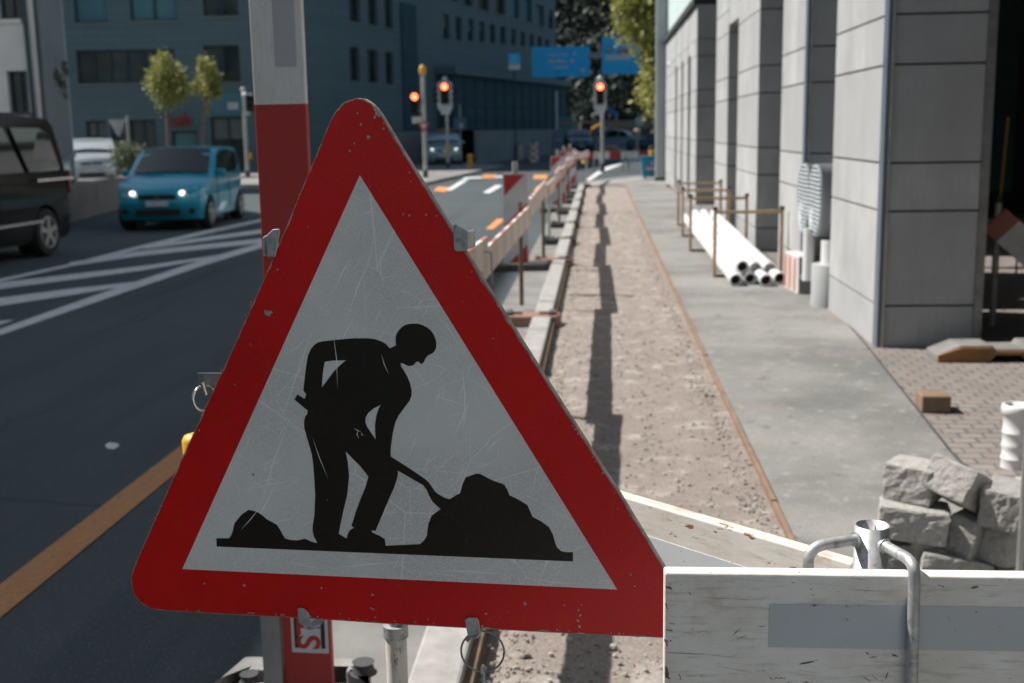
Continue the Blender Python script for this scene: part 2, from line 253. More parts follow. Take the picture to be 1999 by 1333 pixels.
# ------------------------------------------------------------------ mesh helpers
class MB:
    def __init__(s): s.v = []; s.f = []; s.mi = []; s.sm = []
    def add(s, vs, fs, mi=0, smooth=False):
        o = len(s.v); s.v += [Vector(v) for v in vs]; s.f += [tuple(o+i for i in f) for f in fs]; s.mi += ([mi]*len(fs) if isinstance(mi, int) else list(mi)); s.sm += [smooth]*len(fs); return s
    def box(s, c, d, rot=None, mi=0):
        c = Vector(c); x, y, z = (k/2 for k in d); vs = [Vector((a*x, b_*y, e*z)) for e in (-1, 1) for b_ in (-1, 1) for a in (-1, 1)]
        if rot is not None: vs = [rot @ v for v in vs]
        return s.add([v+c for v in vs], [(0, 2, 3, 1), (4, 5, 7, 6), (0, 1, 5, 4), (2, 6, 7, 3), (0, 4, 6, 2), (1, 3, 7, 5)], mi)
    def bb(s, x0, x1, y0, y1, z0, z1, mi=0): return s.box(((x0+x1)/2, (y0+y1)/2, (z0+z1)/2), (x1-x0, y1-y0, z1-z0), None, mi)
    def tube(s, pts, r, n=10, mi=0, cap=True, smooth=True):
        pts = [Vector(p) for p in pts]; rs = r if isinstance(r, (list, tuple)) else [r]*len(pts); vs = []; up = None
        for i, p in enumerate(pts):
            t = (pts[min(i+1, len(pts)-1)]-pts[max(i-1, 0)]).normalized()
            if up is None: up = Vector((0, 0, 1)) if abs(t.z) < .9 else Vector((1, 0, 0))
            a = t.cross(up).normalized(); up = a.cross(t).normalized()
            for k in range(n):
                an = 2*math.pi*k/n; vs.append(p+(a*math.cos(an)+up*math.sin(an))*rs[i])
        fs = [(i*n+k, i*n+(k+1) % n, (i+1)*n+(k+1) % n, (i+1)*n+k) for i in range(len(pts)-1) for k in range(n)]
        s.add(vs, fs, mi, smooth)
        if cap: s.add(vs[:n], [tuple(range(n))], mi); s.add(vs[-n:], [tuple(reversed(range(n)))], mi)
        return s
    def ring(s, c, nrm, Rr, r, n=40, m_=8, mi=0, arc=1.0, start=0.):
        nrm = Vector(nrm).normalized(); a = nrm.orthogonal().normalized(); b_ = nrm.cross(a); c = Vector(c); vs = []
        for i in range(n):
            th = start+2*math.pi*i/n*arc; d = a*math.cos(th)+b_*math.sin(th)
            for k in range(m_):
                ph = 2*math.pi*k/m_; vs.append(c+d*(Rr+r*math.cos(ph))+nrm*r*math.sin(ph))
        last = n if arc >= .999 else n-1
        return s.add(vs, [(i*m_+k, ((i+1) % n)*m_+k, ((i+1) % n)*m_+(k+1) % m_, i*m_+(k+1) % m_) for i in range(last) for k in range(m_)], mi, True)
    def prism(s, loops, o, U, V, N, t0, t1, mi=0, side=None, holes_side=True):
        """loops: outer + holes as 2D lists, placed on plane o+uU+vV, extruded along N from t0 to t1"""
        o, U, V, N = Vector(o), Vector(U), Vector(V), Vector(N); flat = [p for L in loops for p in L]
        tris = tessellate_polygon([[Vector((p[0], p[1], 0)) for p in L] for L in loops])
        a = [o+U*p[0]+V*p[1]+N*t1 for p in flat]; bq = [o+U*p[0]+V*p[1]+N*t0 for p in flat]
        def area(t): 
            p, q, r_ = (flat[i] for i in t); return (q[0]-p[0])*(r_[1]-p[1])-(q[1]-p[1])*(r_[0]-p[0])
        tris = [t if area(t) > 0 else (t[0], t[2], t[1]) for t in tris if abs(area(t)) > 1e-14]
        flip = U.cross(V).dot(N) < 0
        if flip: tris = [(t[0], t[2], t[1]) for t in tris]
        s.add(a, tris, mi); s.add(bq, [(t[0], t[2], t[1]) for t in tris], mi)
        k = 0; sm = mi if side is None else side
        for L in loops:
            n = len(L); ar = sum(L[i][0]*L[(i+1) % n][1]-L[(i+1) % n][0]*L[i][1] for i in range(n)); ccw = (ar > 0) ^ (L is not loops[0]) ^ flip
            vs = a[k:k+n]+bq[k:k+n]; fs = []
            for i in range(n):
                j = (i+1) % n; f = (n+i, n+j, j, i); fs.append(f if ((ar > 0) ^ flip) ^ (L is not loops[0] and False) else tuple(reversed(f)))
            s.add(vs, fs, sm); k += n
        return s
    def disc(s, c, nrm, r, mi=0, n=24):
        nrm = Vector(nrm).normalized(); a = nrm.orthogonal().normalized(); b_ = nrm.cross(a); c = Vector(c)
        return s.add([c+(a*math.cos(2*math.pi*i/n)+b_*math.sin(2*math.pi*i/n))*r for i in range(n)], [tuple(range(n))], mi)
    def build(s, name, mats, parent=None, loc=None, bevel=0, seg=2, subsurf=0, weld=False):
        if not isinstance(mats, (list, tuple)): mats = [mats]
        off = Vector(loc) if loc is not None else Vector((0, 0, 0)); me = bpy.data.meshes.new(name)
        me.from_pydata([tuple(v-off) for v in s.v], [], s.f); 
        for mt in mats: me.materials.append(M[mt] if isinstance(mt, str) else mt)
        for p, i, sm in zip(me.polygons, s.mi, s.sm): p.material_index = i; p.use_smooth = sm
        me.update(); ob = bpy.data.objects.new(name, me); C.objects.link(ob); ob.location = off
        if parent: ob.parent = parent
        if weld: ob.modifiers.new('w', 'WELD').merge_threshold = 1e-5
        if bevel:
            bm_ = ob.modifiers.new('b', 'BEVEL'); bm_.width = bevel; bm_.segments = seg; bm_.limit_method = 'ANGLE'; bm_.angle_limit = R(35)
        if subsurf: ss = ob.modifiers.new('s', 'SUBSURF'); ss.levels = ss.render_levels = subsurf
        return ob
def tag(o, label=None, cat=None, group=None, kind=None):
    if label: o['label'] = label
    if cat: o['category'] = cat
    if group: o['group'] = group
    if kind: o['kind'] = kind
    return o
def thing(name, label, cat, loc=(0, 0, 0), rz=0, group=None):
    o = bpy.data.objects.new(name, None); o.empty_display_size = .1; C.objects.link(o); o.location = loc; o.rotation_euler = (0, 0, rz); return tag(o, label, cat, group)
def struct(o): o['kind'] = 'structure'; return o
def copy_tree(o, parent=None):
    c_ = o.copy(); C.objects.link(c_); c_.parent = parent
    for ch in [x for x in C.objects if x.parent == o]: copy_tree(ch, c_)
    return c_
def sheetpoly(name, pts, z, mt, kind=True):
    mb = MB(); mb.add([(p[0], p[1], z) for p in pts], [tuple(range(len(pts)))]); o = mb.build(name, mt)
    if sum(pts[i][0]*pts[(i+1) % len(pts)][1]-pts[(i+1) % len(pts)][0]*pts[i][1] for i in range(len(pts))) < 0: o.data.flip_normals()
    return struct(o) if kind else o
def gp(px, py, z=0): p = G(px, py, z); return (p.x, p.y)
def text_mesh(name, s, size, mt, parent, mw, ext=.001, align='CENTER', bold=0.):
    cu = bpy.data.curves.new(name, 'FONT'); cu.body = s; cu.size = size; cu.extrude = ext; cu.align_x = align; cu.offset = bold; cu.align_y = 'CENTER'
    t = bpy.data.objects.new('tmp', cu); me = bpy.data.meshes.new_from_object(t); me.name = name; me.materials.clear(); me.materials.append(M[mt])
    o = bpy.data.objects.new(name, me); C.objects.link(o); bpy.data.objects.remove(t); o.parent = parent; o.matrix_local = mw; return o
#PART2
# ------------------------------------------------------------------ ground
sheetpoly('ground', [(-900, -300), (900, -300), (900, 1500), (-900, 1500)], -.012, 'ground')
sheetpoly('road', [(-13, -12), (-.95, -12), (-.95, 36.0), (0.2, 39.5), (3.5, 44), (9, 52), (30, 66), (30, 120), (-5, 170), (-30, 170), (-40, 70), (-16, 44), (-13, 34)], 0.0, 'asphalt')
sheetpoly('gutter', [(-.95, -8), (-.55, -8), (-.55, 35.0), (-.95, 35.0)], .004, 'gutter')
# kerb of separate granite stones
mb = MB(); y = 1.0
while y < 35:
    l = rnd.uniform(.92, 1.0); mb.bb(-.575+rnd.uniform(-.006, .006), -.415, y, y+l-.008, -.1, .095+rnd.uniform(-.004, .004)); y += l
struct(mb.build('kerb', 'kerb', bevel=.012))
mb = MB(); mb.bb(-.413, -.385, 1, 34.9, -.1, .055); struct(mb.build('kerb_inner_strip', 'rusty'))  # brown strip along the kerb's inner face
# gravel bed with real relief near the camera
mb = MB(); xs = [-.385+i*(1.155/44) for i in range(45)]; ys = [1.2]
while ys[-1] < 35: ys.append(ys[-1]+max(.024, ys[-1]*.0045))
vs = []
for yy in ys:
    for xx in xs:
        q = Vector((xx, yy, 0)); h = .012*noise.fractal(q*4, 1., 2., 5)+.004*noise.noise(q*38)+.03*math.exp(-((xx+.385)/.06)**2)*0
        if xx < -.28: h -= .03*(1-(xx+.385)/.105)
        vs.append((xx, yy, .012+h))
nx = len(xs); fs = [(j*nx+i, j*nx+i+1, (j+1)*nx+i+1, (j+1)*nx+i) for j in range(len(ys)-1) for i in range(nx-1)]
mb.add(vs, fs, 0, True); struct(mb.build('gravel_bed', 'gravel'))
mb = MB()
for k in range(9000):
    yy = 2.6+22*rnd.random()**1.9; xx = rnd.uniform(-.37, .75)
    if rnd.random() < .35: xx = rnd.choice((-.33, .70, .66, -.28))+rnd.gauss(0, .03)
    r = rnd.choice((.003, .004, .005, .007, .009))*rnd.uniform(.6, 1.1) if rnd.random() < .988 else rnd.uniform(.008, .014); r *= 1+yy*.01
    c0 = Vector((xx, yy, .013+r*.35+.010*noise.fractal(Vector((xx, yy, 0))*4, 1., 2., 5))); vs = []
    for d in ((1, 0, 0), (0, 1, 0), (-1, 0, 0), (0, -1, 0), (0, 0, 1), (.6, .6, .7), (-.6, .5, .7), (-.5, -.6, .7), (.6, -.5, .7)):
        vs.append(c0+Vector(d)*r*rnd.uniform(.75, 1.25))
    mb.add(vs, [(0, 1, 5), (1, 2, 6), (2, 3, 7), (3, 0, 8), (5, 4, 8), (6, 4, 5), (7, 4, 6), (8, 4, 7), (0, 5, 8), (1, 6, 5), (2, 7, 6), (3, 8, 7)], 0, False)
tag(mb.build('pebbles', 'pebble'), 'loose pebbles scattered over the brown gravel bed', 'pebbles', kind='stuff')
# formwork strip, path, setts
mb = MB(); yy = 1.
while yy < 34:
    l = rnd.uniform(1.6, 2.4); mb.bb(.770, .792, yy, yy+l-.01, -.05, .042+rnd.uniform(-.004, .004)); yy += l
struct(mb.build('formwork_edge', 'formwork'))
sheetpoly('concrete_path', [(.792, -6), (1.40, -6), (1.80, 6.0), (2.05, 9.2), (2.16, 11.0), (2.2, 22), (1.95, 34), (1.9, 36), (.792, 34.9)], .030, 'path')
mb = MB(); 
bl = [(1.40, -6), (1.80, 6.0), (2.05, 9.2), (2.16, 11.0), (2.2, 22), (1.95, 34)]
for a, c_ in zip(bl[:-1], bl[1:]): 
    mb.add([(a[0]-.004, a[1], .032), (a[0]+.012, a[1], .032), (c_[0]+.012, c_[1], .032), (c_[0]-.004, c_[1], .032)], [(0, 1, 2, 3)])
struct(mb.build('path_joint', 'joint'))
sheetpoly('sett_paving', [(1.41, -6), (9, -6), (9, 36), (1.96, 34), (2.21, 22), (2.17, 11.0), (2.06, 9.2), (1.81, 6.0)], .028, 'setts')
# far pavement past the end of the gravel
sheetpoly('far_pavement', [(-.5, 34.9), (.8, 34.9), (9, 34.5), (24, 40), (24, 58), (9, 51), (3.6, 45.2), (0.8, 41.2), (-.35, 38.5)], .036, 'path')
# traffic island with the two signal posts
isl = [gp(*p) for p in ((640, 352), (815, 366), (905, 345), (985, 326), (830, 316), (640, 318))]
mb = MB(); mb.prism([isl], (0, 0, 0), (1, 0, 0), (0, 1, 0), (0, 0, 1), -.05, .10); struct(mb.build('traffic_island', 'path', weld=True, bevel=.02))
isl = [gp(*p) for p in ((440, 372), (560, 366), (560, 340), (470, 340), (440, 350))]
mb = MB(); mb.prism([isl], (0, 0, 0), (1, 0, 0), (0, 1, 0), (0, 0, 1), -.05, .10); struct(mb.build('far_island', 'path', weld=True, bevel=.02))
# road markings
def mark(name, quads, mt, z=.005):
    mb = MB()
    for q in quads:
        p = [G(x, y, z) for x, y in q]; ar = sum(p[i].x*p[(i+1) % len(p)].y-p[(i+1) % len(p)].x*p[i].y for i in range(len(p)))
        mb.add(p if ar > 0 else p[::-1], [tuple(range(len(p)))])
    struct(mb.build(name, mt))
mark('hatched_marking', [
    [(-60, 562), (0, 544), (130, 516), (270, 480), (400, 450), (513, 426), (600, 408), (600, 413), (513, 432), (400, 457), (270, 487), (130, 522), (0, 550), (-60, 567)],
    [(-60, 668), (0, 642), (200, 571), (400, 505), (513, 473), (640, 440), (640, 446), (513, 483), (400, 517), (200, 585), (0, 654), (-60, 680)]], 'white_line')
mark('hatch_bar', [
    [(-60, 560), (0, 551), (270, 520), (460, 493), (432, 501), (270, 529), (0, 564), (-60, 574)],
    [(-60, 590), (0, 581), (150, 562), (300, 546), (270, 555), (150, 574), (0, 597), (-60, 608)],
    [(135, 512), (270, 490), (513, 465), (620, 452), (600, 461), (513, 474), (270, 500), (135, 520)],
    [(270, 481), (513, 447), (640, 431), (640, 438), (513, 455), (285, 486)],
    [(-60, 640), (0, 626), (28, 624), (0, 634), (-60, 652)]], 'white_line', .009)
# orange temporary line, near part is one straight band
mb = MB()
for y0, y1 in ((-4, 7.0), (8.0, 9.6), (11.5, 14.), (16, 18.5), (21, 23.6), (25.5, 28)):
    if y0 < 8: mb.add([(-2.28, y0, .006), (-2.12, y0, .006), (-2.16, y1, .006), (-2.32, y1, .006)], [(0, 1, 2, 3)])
struct(mb.build('orange_line', 'orange_worn_shaded'))
mark('orange_dashes', [[(948, 447), (962, 447), (987, 427), (971, 427)], [(845, 372), (868, 374), (880, 366), (856, 364)], [(938, 348), (964, 348), (970, 341), (945, 341)], [(1040, 349), (1066, 349), (1070, 341), (1043, 341)], [(1042, 372), (1060, 371), (1068, 361), (1050, 362)]], 'orange_line')
mark('white_dashes', [[(942, 376), (955, 377), (982, 362), (968, 361)], [(868, 372), (882, 371), (916, 350), (905, 349)], [(905, 349), (905, 346), (985, 343), (985, 346)]], 'white_line')
mark('curved_line', [[(1142, 352), (1152, 352), (1180, 334), (1225, 317), (1262, 309), (1262, 306), (1222, 313), (1172, 330)]], 'white_line', .008)
mark('kerb_line', [[(1150, 362), (1252, 351), (1252, 347), (1150, 357)]], 'kerb', .045)
# white paint splash on the asphalt
mark('paint_splash', [[(205, 868), (214, 863), (230, 865), (233, 870), (222, 877), (208, 875)]], 'white_line')
# dark marks across the gravel
mb = MB()
for px0, px1, py, dy in ((1110, 1237, 576, 1),):
    a, c_ = G(px0, py, .014), G(px1, py+2, .014); mb.tube([a, (a+c_)/2+Vector((0, .02, 0)), c_], .011, 6)
tag(mb.build('dark_mark', 'rusty'), 'thin dark mark lying across the gravel bed', 'rod')

# ------------------------------------------------------------------ warning sign
P_A, P_L, P_R = Vector((-.341, 1.684, 1.639)), Vector((-.663, 1.741, 1.020)), Vector((.025, 1.612, 1.047))
sU = (P_R-P_L).normalized(); sN = (P_L-P_A).cross(P_R-P_A).normalized()
if sN.y > 0: sN = -sN
sV = sN.cross(sU); sO = (P_A+P_L+P_R)/3
def SP(px, py):
    p = PL(px, py, sO, sN)-sO; return (p.dot(sU), p.dot(sV))
sR = Matrix((( sU.x, sV.x, sN.x), (sU.y, sV.y, sN.y), (sU.z, sV.z, sN.z))).to_4x4(); sR.translation = sO
sign = thing('warning_sign', 'large scratched red and white triangular roadworks warning sign with digging man', 'road sign'); sign.matrix_world = sR
Z3 = ((0, 0, 0), (1, 0, 0), (0, 1, 0), (0, 0, 1))
def arc(c, r, a0, a1, n):
    return [(c[0]+r*math.cos(a0+(a1-a0)*i/n), c[1]+r*math.sin(a0+(a1-a0)*i/n)) for i in range(n+1)]
# outline: two straight-sided flanks and rounded corners traced on the sign's own plane
outl_px = [(640, 247), (647, 231), (656, 216), (667, 203), (681, 195), (696, 191), (711, 193), (724, 201), (736, 213), (745, 226), (800, 317), (860, 413), (960, 574), (1080, 764), (1210, 966), (1290, 1098), (1333, 1166), (1347, 1192), (1353, 1216), (1342, 1238), (1310, 1246), (1295, 1245), (1120, 1237), (930, 1227), (760, 1218), (600, 1207), (440, 1199), (310, 1191), (292, 1187), (276, 1177), (263, 1162), (257, 1144), (256, 1126), (262, 1106), (268, 1092), (350, 905), (450, 690), (530, 512)]
outl = [SP(*p) for p in outl_px]
cen = (sum(p[0] for p in outl)/len(outl), sum(p[1] for p in outl)/len(outl))
def inset(L, d):
    n = len(L); out = []
    ccw = sum(L[i][0]*L[(i+1) % n][1]-L[(i+1) % n][0]*L[i][1] for i in range(n)) > 0
    for i in range(n):
        a, b_, c_ = Vector(L[i-1]), Vector(L[i]), Vector(L[(i+1) % n]); t = (c_-a).normalized(); nn = Vector((-t.y, t.x)) if ccw else Vector((t.y, -t.x)); out.append(tuple(b_+nn*d))
    return out
mb = MB(); mb.prism([outl], *Z3, -.012, .0, 0); mb.prism([inset(outl, .012)], *Z3, -.030, -.012, 0); mb.build('plate', 'sheet_edge', sign)
def rough_edge(L, d, amp):
    out = []; n = len(L)
    for i in range(n):
        a, b_ = Vector(L[i]), Vector(L[(i+1) % n]); k = max(1, int((b_-a).length/.006))
        for j in range(k): out.append(tuple(a.lerp(b_, j/k)))
    out = inset(out, d); res = []
    for i, p in enumerate(out):
        q = noise.noise(Vector((p[0]*60, p[1]*60, 3))); e = amp*max(0, q-.05)*2.2+rnd.uniform(0, amp*.15); cx_ = Vector((cen[0]-p[0], cen[1]-p[1])).normalized(); res.append((p[0]+cx_.x*e, p[1]+cx_.y*e))
    return res
redL = rough_edge(outl, .0012, .0022)
inner = [SP(703, 342), SP(357, 1110), SP(1205, 1150)]
mb = MB(); mb.prism([redL], *Z3, .0002, .0010, 0, side=1); mb.build('red_border', ['sheet_red', 'sheet_edge'], sign)
wf = MB(); wf.prism([inner], *Z3, .0010, .0015, 0)
# long hand-placed scratches lying on the white film
def scr(mb, p, q, w_, z, mi): 
    a, b_ = Vector(SP(*p)), Vector(SP(*q)); t = (b_-a); nn = Vector((-t.y, t.x)).normalized()*w_/2; mid = a.lerp(b_, .5)+nn*rnd.uniform(-6, 6)
    mb.add([(a.x, a.y, z), (mid.x-nn.x, mid.y-nn.y, z), (b_.x, b_.y, z), (mid.x+nn.x, mid.y+nn.y, z)], [(0, 1, 2, 3)], mi)
for p, q, w_ in (((573, 800), (505, 1000), .0012), ((620, 620), (540, 850), .0010), ((690, 500), (655, 560), .0012), ((735, 480), (672, 640), .0010), ((702, 600), (655, 700), .0008), ((900, 690), (905, 850), .0010), ((925, 760), (885, 860), .0009), ((560, 905), (470, 1105), .0011), ((600, 760), (640, 860), .0008), ((640, 1110), (820, 1095), .0010), ((820, 1112), (1010, 1122), .0009), ((1010, 1122), (1150, 1140), .0008), ((790, 700), (840, 760), .0008), ((880, 900), (1000, 1000), .0007), ((460, 960), (590, 935), .0008), ((742, 470), (748, 560), .0012), ((728, 470), (715, 520), .0010), ((700, 420), (735, 400), .001), ((850, 610), (900, 680), .0008), ((560, 690), (600, 655), .0009), ((935, 880), (960, 845), .001), ((945, 890), (985, 850), .0009), ((500, 1085), (470, 1020), .0008), ((1005, 1050), (1100, 1120), .0007), ((760, 560), (830, 590), .0008), ((830, 770), (930, 800), .0007)):
    scr(wf, p, q, w_*1.8, .00156, 1)
for k in range(260):
    x0, y0 = rnd.uniform(420, 1130), rnd.uniform(430, 1130); th = rnd.choice((-1.1, -1.2, -.3, .4, 1.9, 2.6))+rnd.gauss(0, .2); l = rnd.uniform(8, 60)
    x1, y1 = x0+l*math.cos(th), y0+l*math.sin(th)
    def inside(x, y): return y < 1105+(x-357)*.047 and y > 342+(x-703)*1.61+18 and y > 342-(x-703)*2.22+18 
    if inside(x0, y0) and inside(x1, y1): scr(wf, (x0, y0), (x1, y1), rnd.uniform(.0006, .0015), .00157+k*1e-7, 1)
wf.build('white_field', ['sheet_white', 'scratch'], sign)
# pictogram
def cp(x, y): return SP(400+x/2.468, 580+y/2.468)
out = [cp(*p) for p in ((58, 1160), (118, 1160), (128, 1148), (137, 1125), (141, 1103), (147, 1085), (163, 1065), (180, 1045), (212, 1023), (240, 1029), (262, 1037), (282, 1052), (300, 1068), (350, 1095), (366, 1122), (388, 1160), (415, 1168), (450, 1170), (485, 1162), (520, 1178), (545, 1184), (527, 1150), (521, 1120), (522, 1095), (530, 1050), (534, 950), (529, 870), (524, 800), (517, 755), (505, 712), (492, 670), (481, 625), (480, 598), (485, 575), (497, 558), (497, 545), (434, 492), (448, 467), (483, 489), (491, 466), (477, 449), (482, 400), (487, 360), (493, 310), (500, 278), (512, 250), (530, 228), (548, 217), (570, 212), (640, 204), (720, 197), (790, 197), (820, 201), (845, 209), (862, 217), (878, 228), (893, 245), (922, 232), (921, 212), (921, 192), (926, 176), (935, 160), (950, 144), (965, 134), (985, 128), (1010, 126), (1032, 128), (1052, 134), (1072, 145), (1090, 159), (1104, 179), (1113, 200), (1117, 222), (1116, 243), (1111, 256), (1100, 268), (1075, 281), (1063, 296), (1058, 310), (1048, 321), (1038, 317), (1030, 308), (1018, 312), (1012, 322), (1000, 329), (985, 331), (970, 325), (955, 318), (945, 317))]
out += [cp(*p) for p in ((947, 332), (965, 360), (980, 388), (992, 418), (998, 450), (997, 475), (990, 495), (960, 535), (935, 570), (920, 600), (909, 645), (902, 690), (897, 730), (897, 766), (935, 790), (1000, 832), (1065, 876), (1080, 890), (1095, 912), (1112, 936), (1135, 953), (1160, 966), (1182, 972), (1210, 953))]
out += [SP(*p) for p in ((899, 962), (904, 943), (910, 931), (930, 924), (937, 924), (962, 937), (985, 945), (991, 955), (995, 966), (1012, 974), (1030, 985), (1035, 996), (1040, 1008), (1057, 1017), (1072, 1028), (1080, 1043), (1084, 1058), (1088, 1068), (1096, 1075), (1105, 1077), (1119, 1077), (1119, 1095), (424, 1066))]
hole = [[cp(*p) for p in q] for q in (
    ((930, 834), (932, 850), (926, 880), (912, 920), (885, 980), (830, 1110), (825, 1124), (805, 1122), (808, 1132), (840, 1146), (868, 1163), (873, 1196), (1038, 1188), (1058, 1170), (1072, 1148), (1074, 1120), (1080, 1085), (1095, 1050), (1138, 1019), (1120, 1004), (1100, 985), (1082, 955), (1072, 930), (1055, 905), (1000, 874), (960, 850)),
    ((680, 741), (690, 790), (697, 860), (688, 950), (670, 1025), (657, 1085), (647, 1138), (685, 1161), (690, 1140), (700, 1122), (722, 1108), (708, 1101), (730, 1030), (752, 970), (775, 915), (790, 862), (750, 812), (710, 772)),
    ((682, 303), (655, 325), (625, 355), (600, 388), (580, 415), (565, 434), (568, 390), (573, 345), (580, 310), (620, 304)),
    ((850, 517), (838, 538), (828, 570), (822, 610), (822, 650), (825, 684), (800, 648), (783, 622), (775, 600), (777, 578), (790, 556), (815, 535)))]
mb = MB(); mb.prism([out]+hole, *Z3, .0014, .0019, 0)
for p, q in (((692, 835), (707, 842)), ((700, 838), (702, 856)), ((707, 842), (712, 850)), ((470, 1035), (512, 985)), ((610, 850), (642, 935)), ((745, 690), (760, 730)), ((650, 640), (660, 760))): scr(mb, p, q, .0011, .00195, 1)
mb.build('pictogram', ['sheet_black', 'scratch'], sign)
# chips in the red film
mb = MB()
def chip(px, py, r):
    c_ = Vector(SP(px, py)); n = 9; ph = rnd.random()*6
    mb.add([(c_.x+r*rnd.uniform(.5, 1.2)*math.cos(ph+6.283*i/n), c_.y+r*rnd.uniform(.5, 1.2)*math.sin(ph+6.283*i/n), .0022) for i in range(n)], [tuple(range(n))])
for px, py, r in ((720, 268, .0032), (735, 213, .004), (738, 222, .0035), (733, 229, .003), (741, 225, .0025), (706, 243, .0022), (524, 612, .005), (519, 607, .003), (530, 609, .003), (699, 221, .0015), (478, 1142, .0028), (750, 251, .002), (751, 240, .002), (693, 280, .0018), (684, 294, .0018), (1025, 1177, .0028), (728, 1160, .002), (726, 1186, .002), (950, 1197, .002), (800, 420, .0018), (788, 418, .0014), (853, 421, .0014), (963, 660, .0014), (922, 530, .0015), (1130, 1190, .0016), (1133, 1200, .002), (1129, 1210, .0022), (1132, 1222, .0024), (1136, 1180, .0015), (640, 975, .0012), (496, 926, .003), (1240, 1143, .0015), (1232, 1120, .0016)): chip(px, py, r)
for k in range(90):
    t = rnd.random(); i = rnd.randrange(3); e = [((640, 250), (262, 1100)), ((745, 226), (1290, 1098)), ((300, 1188), (1290, 1243))][i]; px = e[0][0]+(e[1][0]-e[0][0])*t; py = e[0][1]+(e[1][1]-e[0][1])*t
    d = 3 if rnd.random() < .8 else rnd.uniform(4, 60); o_ = [(d*.9, d*.4), (-d*.85, d*.5), (0, -d)][i]; chip(px+o_[0], py+o_[1], rnd.uniform(.0008, .0019))
tag(mb.build('film_chips', 'bare', sign), kind='stuff')
# folded clips on the edges
def clip(poly, fold, name='clip'):
    mb = MB(); P = [SP(*p) for p in poly]; mb.prism([P], *Z3, .003, .0055); Fd = [SP(*p) for p in fold]; mb.prism([Fd], *Z3, -.034, .0055)
    return mb.build(name, 'galv', sign, weld=True, bevel=.0012)
clip([(519, 463), (535, 447), (548, 446), (549, 455), (544, 480), (541, 500), (524, 500), (518, 495)], [(516, 463), (522, 458), (527, 500), (518, 499)])
clip([(887, 438), (892, 437), (913, 449), (915, 455), (914, 484), (910, 489), (893, 490), (888, 486)], [(911, 450), (916, 455), (915, 485), (911, 488)])
cl = clip([(583, 1186), (590, 1184), (598, 1187), (605, 1194), (611, 1222), (606, 1228), (600, 1226), (585, 1212)], [(600, 1221), (632, 1214), (618, 1226), (606, 1229)])
cl = clip([(909, 1208), (914, 1204), (932, 1203), (937, 1208), (940, 1236), (928, 1244), (915, 1240)], [(915, 1238), (940, 1232), (936, 1243), (918, 1246)])
# ring with its pin hanging from the lower clip
q = SP(940, 1275); mb = MB(); mb.ring((q[0], q[1], -.006), (.18, 0, 1), .0325, .0016, 48, 8); rg = mb.build('key_ring', 'steel', sign)
q2 = SP(905, 1250); q1 = SP(925, 1240); mb = MB(); mb.box(((q2[0]+q1[0])/2, (q2[1]+q1[1])/2, -.004), (.016, .007, .004), Matrix.Rotation(R(50), 3, 'Z')); mb.build('ring_tab', 'chrome', sign)
q3 = SP(940, 1310); mb = MB(); mb.tube([(q3[0], q3[1], -.006), (q3[0]+.001, q3[1]-.09, -.006)], .0032, 10); mb.ring((q3[0], q3[1], -.006), (1, 0, 0), .006, .0022, 18, 6); mb.build('hanging_pin', 'galv', sign)
# sign's stand: white rusty upright, rail and side plate with ring behind
st = thing('sign_stand', 'white rusty tube stand carrying the triangular warning sign from behind', 'sign stand', (AY(775, 1300, 1.78).x, 1.78, 0))
X0 = st.location.x; zt = AY(775, 1228, 1.78).z
mb = MB(); mb.tube([(0, 0, 0), (0, 0, zt)], .0175, 20); mb.build('upright', 'pole_paint', st)
mb = MB(); mb.tube([(0, 0, zt-.012), (0, 0, zt+.008)], .0205, 20); mb.build('collar', 'galv', st)
mb = MB(); mb.tube([(0, 0, zt), (0, 0.0, 1.45)], .012, 12); pa = AY(415, 747, 1.80); pb = AY(840, 747, 1.72)
mb.bb(pa.x-X0+.03, pb.x-X0, .005, .02, pa.z-.014, pa.z+.014); mb.build('rail', 'steel', st)
pa = AY(386, 728, 1.80); pb = AY(448, 766, 1.80); mb = MB(); mb.bb(pa.x-X0, pb.x-X0, .018, .022, pb.z, pa.z); mb.bb(pa.x-X0+.009, pa.x-X0+.0105, .0165, .018, pb.z, pa.z); mb.build('side_plate', 'steel', st)
pc = AY(400, 777, 1.785); mb = MB(); mb.ring((pc.x-X0, pc.y-1.78, pc.z), (.75, -.7, .1), .0205, .0022, 36, 8); pd = AY(400, 755, 1.785); mb.tube([(pd.x-X0-.002, 0, pd.z+.008), (pd.x-X0+.003, 0, pd.z-.012)], [.005, .004], 8); mb.build('side_ring', 'chrome', st)
mb = MB(); mb.box((0, 0, .02), (.5, .3, .04)); mb.build('foot', 'rubber', st, bevel=.01)
# yellow lamp head behind the sign
pl = AY(378, 868, 2.3); wl = thing('warning_lamp', 'yellow round lamp body peeking out behind left edge of the triangular sign', 'warning lamp', (pl.x+.006, 2.3, pl.z-.03))
mb = MB(); mb.tube([(0, 0, -.03), (0, 0, .040), (0, 0, .050), (0, 0, .054)], [.026, .029, .024, .012], 28); mb.build('lamp_body', 'yellow', wl)
mb = MB(); mb.box((.012, -.026, .036), (.016, .008, .006)); mb.build('latch', 'chrome', wl)
mb = MB(); mb.tube([(0.02, .0, -.03), (.02, 0, -.05), (.25, 0, -.06)], .012, 12); mb.build('bracket', 'pole', wl)

